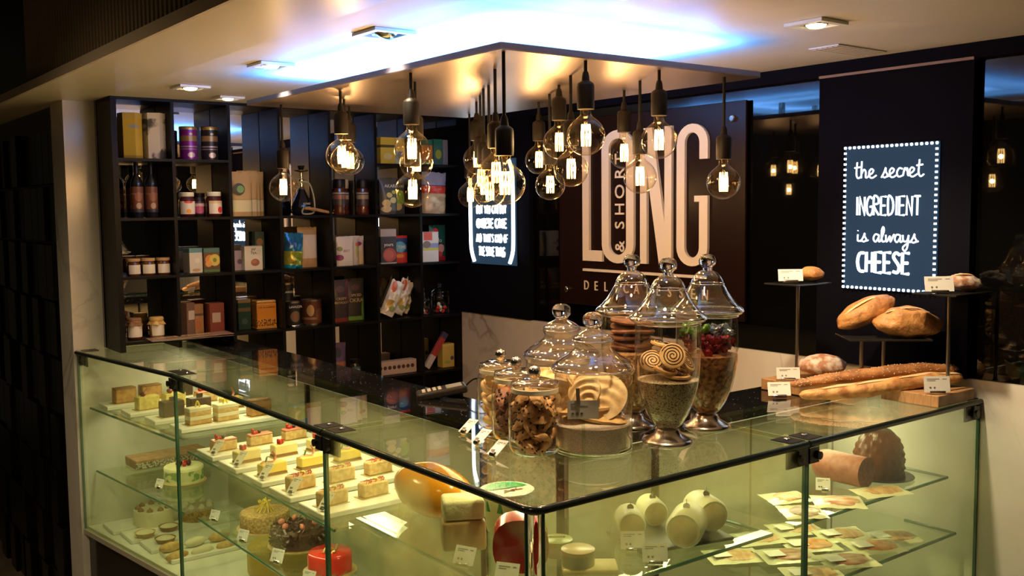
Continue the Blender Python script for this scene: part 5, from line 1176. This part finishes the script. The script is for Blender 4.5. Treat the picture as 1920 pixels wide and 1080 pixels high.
v = [(x, y, z-(.010*abs(math.sin(math.atan2(y, x)*5)) if z < .02 else 0)) for x, y, z in v]
obj('red_glaze', (v, f), M('red_glaze', (.62, .03, .015), .06, coat=.5), c3, smooth=60)
obj('gold_decoration', MB().add(tube(smooth_path([(-.03, -.02, .063), (-.01, .0, .070), (.01, -.015, .064), (.03, .01, .068)], 5), .004, 6)).add(blob(.008, .006, .005, .3, 3, 1, 8, 6), T(.0, -.03, .065)), mGold, c3, smooth=60)
obj('leaf', blob(.010, .005, .002, 0, 1, 0, 10, 6), mLeaf, c3, (-.02, -.03, .066), (.3, .2, 0), smooth=60)
card('price card before the lemon nut cake', (.066, 1.600, .7904), -1.2, .046, .036, .4, 'drum'); card('price card before the chocolate shard cake', (.070, 1.345, .7904), -1.2, .050, .040, .4, 'drum'); card('price card at the far glass edge left of the lemon nut cake', (.075, 1.87, .7904), -1.2, .044, .034, .4, 'drum')
card('price card before the red glazed cake', (.070, 1.13, .7904), -1.2, .046, .036, .4, 'drum')
# far left case, middle shelf
lc = thing('boxed_cake', 'long brown dusted cake in a clear plastic tray', 'cake', (.190, 2.68, .8006), .05)
obj('plastic_tray', box(-.17, -.075, 0, .17, .075, .022), gShelf, lc); obj('brown_cake', rbox(-.155, -.065, .0225, .155, .065, .060, .004, 2), M('cocoa_dusted', (.28, .15, .07), .8, noise=(30, (.38, .22, .12), .4, .6)), lc)
obj('patterned_edge', box(-.157, -.067, .026, .157, -.0655, .050), M('edge_pattern', (.08, .06, .04), .5, noise=(120, (.5, .45, .35), .48, .52)), lc)
c4 = thing('green_iced_cake', 'round pale cake with green leaf pattern on its side and dark berries on top', 'cake', (.165, 2.42, .8006)); cake_board(c4, .085)
obj('pale_cake', lathe([(.075, .0022), (.075, .058), (.071, .062), (0, .062)], 36), M('pale_icing', (.66, .64, .36), .5), c4, smooth=50)
obj('leaf_band', lathe([(.0755, .010), (.0755, .050)], 36, False), M('leaf_pattern', (.60, .60, .30), .5, noise=(28, (.16, .30, .08), .52, .56)), c4, smooth=50)
for k in range(7): obj('berry', blob(.009, .009, .008, .1, 3, k, 10, 7), mBerry if k % 2 else mBlackb, c4, (.022*math.cos(k*.9), .022*math.sin(k*.9), .070), smooth=60)
card('price card before the green iced cake', (.045, 2.36, .8004), -1.2, .042, .034, .4, 'drum')
# far left case, floor
ZF = ZB+.0085
for k, y in enumerate((2.78, 2.62, 2.46, 2.30)):
    tray('white tray on the floor of the far left case, %s row' % ords[k], -.055+.025*k, .42, y, y-.145, ZF, 'white trays on the floor of the far left case')
def roundcake(label, loc, r, h, mat, topm, n, name='cream_cake'):
    t = thing(name, label, 'cake', loc)
    obj('cake', lathe([(r, 0), (r, h*.9), (r*.95, h), (0, h)], 32), mat, t, smooth=50)
    for k in range(n): a = k*2*PI/n; obj('cream_swirl', lathe([(.013, 0), (.012, .006), (.006, .012), (0, .018)], 12), topm, t, (r*.75*math.cos(a), r*.75*math.sin(a), h), smooth=60)
    return t
roundcake('round cream cake with brown swirls on the floor of the far left case', (.115, 2.66, ZF+.0155), .080, .060, mCream2, M('cocoa_cream', (.34, .20, .10), .6), 9)
roundcake('low cream cake beside the brown swirled one on the case floor', (.275, 2.60, ZF+.0155), .070, .055, mNut, mCream2, 8)
for k, (x, y) in enumerate(((.03, 2.50), (.13, 2.52), (.07, 2.38))):
    t = thing('fruit_tart', 'creamy tart, %s, on the floor of the far left case' % ['nearest the glass', 'behind the nearest one', 'on the front tray'][k], 'tart', (x, y, ZF+.0155), 0, 'tarts on the case floor')
    obj('tart_shell', lathe([(.030, 0), (.040, .018), (.037, .018), (.034, .013)], 26, False), mCrumb if k else mSponge, t, smooth=50); obj('filling', lathe([(.036, .014), (.025, .020), (0, .022)], 22), mCream2, t, smooth=50)
for k in range(8):
    o = obj('pastry_roll', blob(.045, .020, .018, .15, 3, k, 16, 10), mCream2 if k % 2 else mSponge, None, (.05+.095*(k % 4), 2.26-.075*(k//4), ZF+.0155+.017 if k < 4 else ZF+.018), (0, 0, .15), smooth=60)
    tag(o, 'pale filled pastry roll, %s in the %s row on the case floor' % (['first', 'second', 'third', 'last'][k % 4], ['back', 'front'][k//4]), 'pastry', 'pastry rolls on the case floor')
# golden paper wrapped loaf seen blurred below the middle case trays
o = obj('golden_cheese_wheel', lathe([(.0, 0), (.11, .004), (.12, .02), (.12, .10), (.11, .115), (0, .118)], 36), M('gold_rind', (.62, .44, .07), .5), None, (.30, 1.82, ZF), smooth=60); tag(o, 'golden yellow round wheel blurred behind fogged glass in the middle case', 'cheese')

# ------------------------------------------------------------------ corner case: cheeses
ZCs = 1.0756
bc = thing('smoked_cheese', 'large orange waxed cheese with brown stains behind the fogged glass', 'cheese', (.215, .680, ZCs+.066), 0, None, rot=(.0, -.15, 1.9))
obj('cheese_body', blob(.118, .078, .066, .06, 1.5, 2, 32, 18), M('orange_wax', (.70, .28, .015), .15, noise=(7, (.24, .09, .02), .58, .70)), bc, smooth=80)
kb = thing('cheese_wedge', 'thick block of white cheese with brown rind, cut face up', 'cheese', (.140, .440, ZCs), .5, None, rot=(0, 0, -.5))
obj('cheese_paste', rbox(-.048, -.040, .072, .048, .040, .118, .008, 2), M('white_paste', (.76, .72, .46), .5, bump=(40, .8, .006)), kb, smooth=50); obj('brown_rind', rbox(-.050, -.042, 0, .050, .042, .0715, .008, 2), M('cheese_rind', (.40, .26, .11), .6, noise=(10, (.55, .42, .20), .4, .6)), kb, smooth=50)
tb = thing('cheese_tub', 'clear plastic cheese tub with green and white lid', 'tub', (.295, .475, ZCs))
obj('tub_body', lathe([(.050, 0), (.062, .092)], 32, False), M('tub_plastic', (.58, .60, .36), .3), tb, smooth=50)
obj('tub_base', lathe([(.050, 0), (0, .001)], 24, False), M('tub_plastic', (.58, .60, .36), .3), tb)
obj('lid', lathe([(.062, .090), (.067, .092), (.067, .100), (.060, .1015), (0, .100)], 36), M('lid_white', (.66, .68, .56), .3), tb, smooth=40)
def half(r0, r1, z, a0, a1, n=20):
    v = []; 
    for k in range(n+1):
        a = a0+(a1-a0)*k/n; v += [(r0*math.cos(a), r0*math.sin(a), z), (r1*math.cos(a), r1*math.sin(a), z)]
    return v, [(2*k, 2*k+1, 2*k+3, 2*k+2) for k in range(n)]
obj('green_print', half(.0, .055, .1022, -.2, 2.9), M('lid_green', (.02, .30, .08), .3), tb)
obj('red_print', MB().add(tube([(-.03, -.03, .1022), (0, -.02, .1022), (.025, -.03, .1022)], .0018, 5)).add(tube([(-.02, -.015, .1022), (.0, -.03, .1022), (.02, -.012, .1022)], .0014, 5)), M('lid_red', (.45, .10, .03), .4), tb)
obj('green_label', lathe([(.0585, .055), (.0605, .080)], 10, False), M('lid_green', (.02, .22, .07), .4), tb).scale = (1.01, 1.01, 1)
wx_ = thing('red_wax_cheese', 'half wheel of cheese in dark red wax at the glass corner', 'cheese', (.150, .235, ZCs), 0, None, rot=(0, 0, -.65))
pr = []
for k in range(24):
    a = PI*2*k/24; q = (abs(math.cos(a))**2.6+abs(math.sin(a))**2.6)**(-1/2.6); pr.append((.060*q*math.cos(a), .062+.058*q*math.sin(a)))
obj('wax_wheel', MB().add(prism(pr, -.035, .035), Matrix(((1, 0, 0, 0), (0, 0, 1, 0), (0, 1, 0, .001), (0, 0, 0, 1)))), M('red_wax', (.55, .010, .010), .12, coat=.4), wx_, smooth=60)
card('price card before the white cheese block at the fogged glass', (.062, .330, ZCs-.0004), -1.15, .052, .040, .5); card('price card before the red wax cheese at the corner', (.062, .175, ZCs-.0004), -1.0, .052, .046, .5)
def rbx(label, x, y, z, r, h, topc, words):
    t = thing('round_cheese_box', label, 'box', (x, y, z), 0, 'round cheese boxes')
    obj('box_side', lathe([(r, 0), (r, h*.94), (r*.97, h)], 32, False), M('box_grey', (.40, .40, .34), .3, .3), t, smooth=50); obj('box_bottom', lathe([(r, 0), (0, .0005)], 24, False), mWhite, t)
    obj('printed_lid', lathe([(r*1.02, h*.75), (r*1.02, h), (r*.96, h+.0012), (0, h+.0012)], 32), topc, t, smooth=40)
    if words: text('lettering', words, .011, M('box_ink', (.25, .06, .04), .5), t, (0, r*.3, h+.0020), (0, 0, RZV))
rbx('round cheese box with green and white lid lettered LEGANCE', .275, .260, ZCs, .034, .036, printed('rl1', (.62, .62, .56), [], [(.5, .5, .7, .7, (.40, .46, .18))], .3), 'LEGANCE')
kb2 = obj('cheese_block', rbox(-.060, -.035, 0, .060, .035, .014, .003, 1), mCheesec, None, (.265, .140, ZCs), (0, 0, RZV), smooth=50); tag(kb2, 'flat yellow cheese block under the front round box', 'cheese')
rbx('round white cheese box with red and yellow picture lid, front one', .245, .155, ZCs+.0145, .036, .034, printed('rl2', (.66, .64, .60), [], [(.5, .5, .7, .7, (.64, .50, .28))], .3), '')
sb = obj('slate_board', rbox(-.125, -.085, 0, .125, .085, .008, .002, 1), M('slate', (.035, .035, .03), .5), None, (.560, .185, ZCs), (0, 0, -.25)); tag(sb, 'dark slate board under the wrapped goat cheeses', 'board')
mGoat = M('goat_wrap', (.70, .66, .42), .4); mGoatF = M('cut_face', (.62, .42, .16), .5, noise=(14, (.70, .56, .28), .4, .6))
for (x, y, s, rz, up, lb) in ((.478, .235, 1.0, -.65, False, 'wrapped white cheese roll with metal tag, leftmost on the slate'), (.585, .270, .95, -.5, False, 'wrapped cheese roll standing at the back of the slate'), (.545, .115, 1.25, -1.0, True, 'largest wrapped cheese roll lying across the front of the slate'), (.660, .165, 1.2, -.4, True, 'blurred wrapped cheese roll with dark tag at the right of the slate')):
    t = thing('goat_cheese', lb, 'cheese', (x, y, ZCs+.0085+.034*s), 0, 'wrapped goat cheeses on slate', rot=(0, 0, rz))
    obj('wrapped_roll', MB().add(lathe([(.0, -.040*s), (.030*s, -.040*s), (.034*s, -.030*s), (.034*s, .034*s), (.030*s, .042*s), (0, .043*s)], 24), T(0, 0, 0, PI/2, 0, 0)), mGoat, t, smooth=60)
    obj('cut_face', MB().add(lathe([(.029*s, 0), (.024*s, .003), (0, .004)], 24), T(0, -.0405*s, 0, PI/2, 0, 0)), mGoatF, t, smooth=60)
    obj('metal_tag', MB().add(lathe([(.008, 0), (.008, .001)], 14), T(0, -.01, .036*s, .9, 0, 0)).add(box(-.0006, -.011, .034*s, .0006, -.010, .050*s)), mSteel, t)
card('price card left of the wrapped goat cheeses on the glass shelf', (.420, .165, ZCs-.0004), RZV, .056, .040, .35); card('white price card near the bottom edge before the goat cheeses', (.400, .075, ZCs-.0004), RZV, .056, .040, .35)

# ------------------------------------------------------------------ cold meat case
sa = thing('salami_sausage', 'thick reddish salami sausage with cut face on the glass shelf', 'sausage', (1.272, .190, ZCs+.044), 0, None, rot=(0, .0, .02))
mSal = M('salami_skin', (.24, .07, .035), .5, noise=(60, (.32, .12, .07), .4, .6), bump=(40, .4, .003))
obj('sausage_skin', MB().add(lathe([(0, -.095), (.025, -.092), (.038, -.080), (.043, -.060), (.043, .068)], 30, False), T(0, 0, 0, PI/2, 0, 0)), mSal, sa, smooth=60)
obj('cut_face', MB().add(lathe([(.043, 0), (0, .0006)], 30, False), T(0, -.068, 0, PI/2, 0, 0)), M('salami_cut', (.15, .03, .02), .4, noise=(120, (.24, .08, .05), .45, .6)), sa)
hp_ = obj('black_plate', lathe([(.075, 0), (.090, .005), (.088, .006), (.070, .002), (0, .002)], 40), mBlack, None, (1.415, .165, ZCs), smooth=50); tag(hp_, 'round black plate under the smoked ham', 'plate')
hm = thing('smoked_ham', 'dark brown smoked ham with net pattern, standing on a black plate', 'ham', (1.415, .175, ZCs+.0065))
v, f = blob(.074, .064, .128, .05, 1.6, 4, 96, 64, fn=lambda d: 1+.16*abs(math.sin(2*math.acos(max(-1, min(1, d.z))))))
v = [(x*q_, y*q_, max(z, 0)) for x, y, z in v for q_ in (1+.022*max(0, math.sin(16*math.atan2(y, x)+z*150))*max(0, math.sin(16*math.atan2(y, x)-z*150))*4,)]
obj('ham_body', (v, f), M('smoked_ham', (.12, .035, .006), .35, noise=(8, (.10, .03, .01), .42, .62), bump=(50, .3, .004)), hm, smooth=60)
mPack = M('vacuum_film', (.62, .60, .42), .15); 
def meatpack(label, loc, rz, w, d, mat, lab=True, group='vacuum packs of cold cuts', tilt=.04):
    t = thing('meat_pack', label, 'meat pack', loc, 0, group, rot=(tilt, 0, rz))
    n = 10; v = []; f = []; r4 = random.Random(int(abs(loc[0]*1000)))
    for i in range(n+1):
        for j in range(n+1):
            a, b = i/n*2-1, j/n*2-1; e = max(0, 1-a**4)*max(0, 1-b**4); v.append((a*w/2, b*d/2, .001+.004*e+r4.uniform(0, .0025)))
    for i in range(n):
        for j in range(n): f.append((i*(n+1)+j, (i+1)*(n+1)+j, (i+1)*(n+1)+j+1, i*(n+1)+j+1))
    obj('clear_film', (v, f), mPack, t, smooth=60)
    v2, f2 = blob(w*.36, d*.36, .0045, .25, 2.5, int(w*999), 22, 8)
    obj('sliced_meat', MB().add((v2, f2), T(w*.05, -d*.02, .0055)), mat, t, smooth=60)
    if lab: obj('white_label', MB().add(box(-w*.42, -d*.18, 0, -w*.08, d*.22, .0006), T(0, 0, .0105, 0, .04, .1)), mCard, t)
    return t
mBacon = M('ham_slices', (.50, .20, .13), .3, noise=(24, (.62, .42, .28), .45, .6), nscale=(1, 3, 1)); mSalS = M('salami_slices', (.58, .20, .07), .35, noise=(60, (.66, .36, .16), .45, .6)); mTurk = M('turkey_slices', (.60, .40, .22), .4, noise=(30, (.48, .26, .12), .45, .6), nscale=(3, 1, 1))
meatpack('pink cured ham pack near the front of the glass shelf below the salami', (1.095, .090, ZCs+.002), -.75, .13, .10, mBacon, False)
meatpack('pale turkey pack on the glass shelf before the black plate', (1.265, .072, ZCs+.002), -.35, .15, .085, mTurk, False)
meatpack('dark cured meat pack at the left end of the glass shelf', (.950, .095, ZCs+.002), -.6, .11, .10, M('dark_slices', (.22, .10, .07), .3, noise=(30, (.5, .4, .3), .5, .6)), False)
meatpack('pale pack lying behind the small white price block', (1.02, .20, ZCs+.002), -.4, .12, .09, mTurk, False)
card('small white price block between the packs and the salami', (1.150, .175, ZCs), -.9, .038, .034, .4, 'drum')
ZP = .9056
lay = [(1.400, .120, -.45, mTurk, 'turkey slices pack, rightmost of the lower shelf'), (1.300, .215, -.45, mTurk, 'turkey pack at the back right of the lower shelf'), (1.275, .095, -.45, mSalS, 'large orange salami pack in the middle of the lower shelf'), (1.165, .225, -.45, mSalS, 'orange salami pack with label at the back of the lower shelf'),
 (1.130, .085, -.45, mBacon, 'pinkish pack at the front of the lower shelf'), (1.030, .200, -.5, mBacon, 'labelled pack at the left of the lower shelf'), (.985, .085, -.5, mTurk, 'yellowish pack at the left front of the lower shelf'), (1.24, .33, -.4, mTurk, 'pack at the very back of the lower shelf'), (1.08, .34, -.4, mTurk, 'pack at the back left of the lower shelf'), (.93, .30, -.5, mTurk, 'half hidden pack in the left back corner of the lower shelf')]
for k, (x, y, rz, mt, lb) in enumerate(lay): meatpack(lb, (x, y, ZP+.004+.0035*(k % 3)), rz, .150, .105, mt)
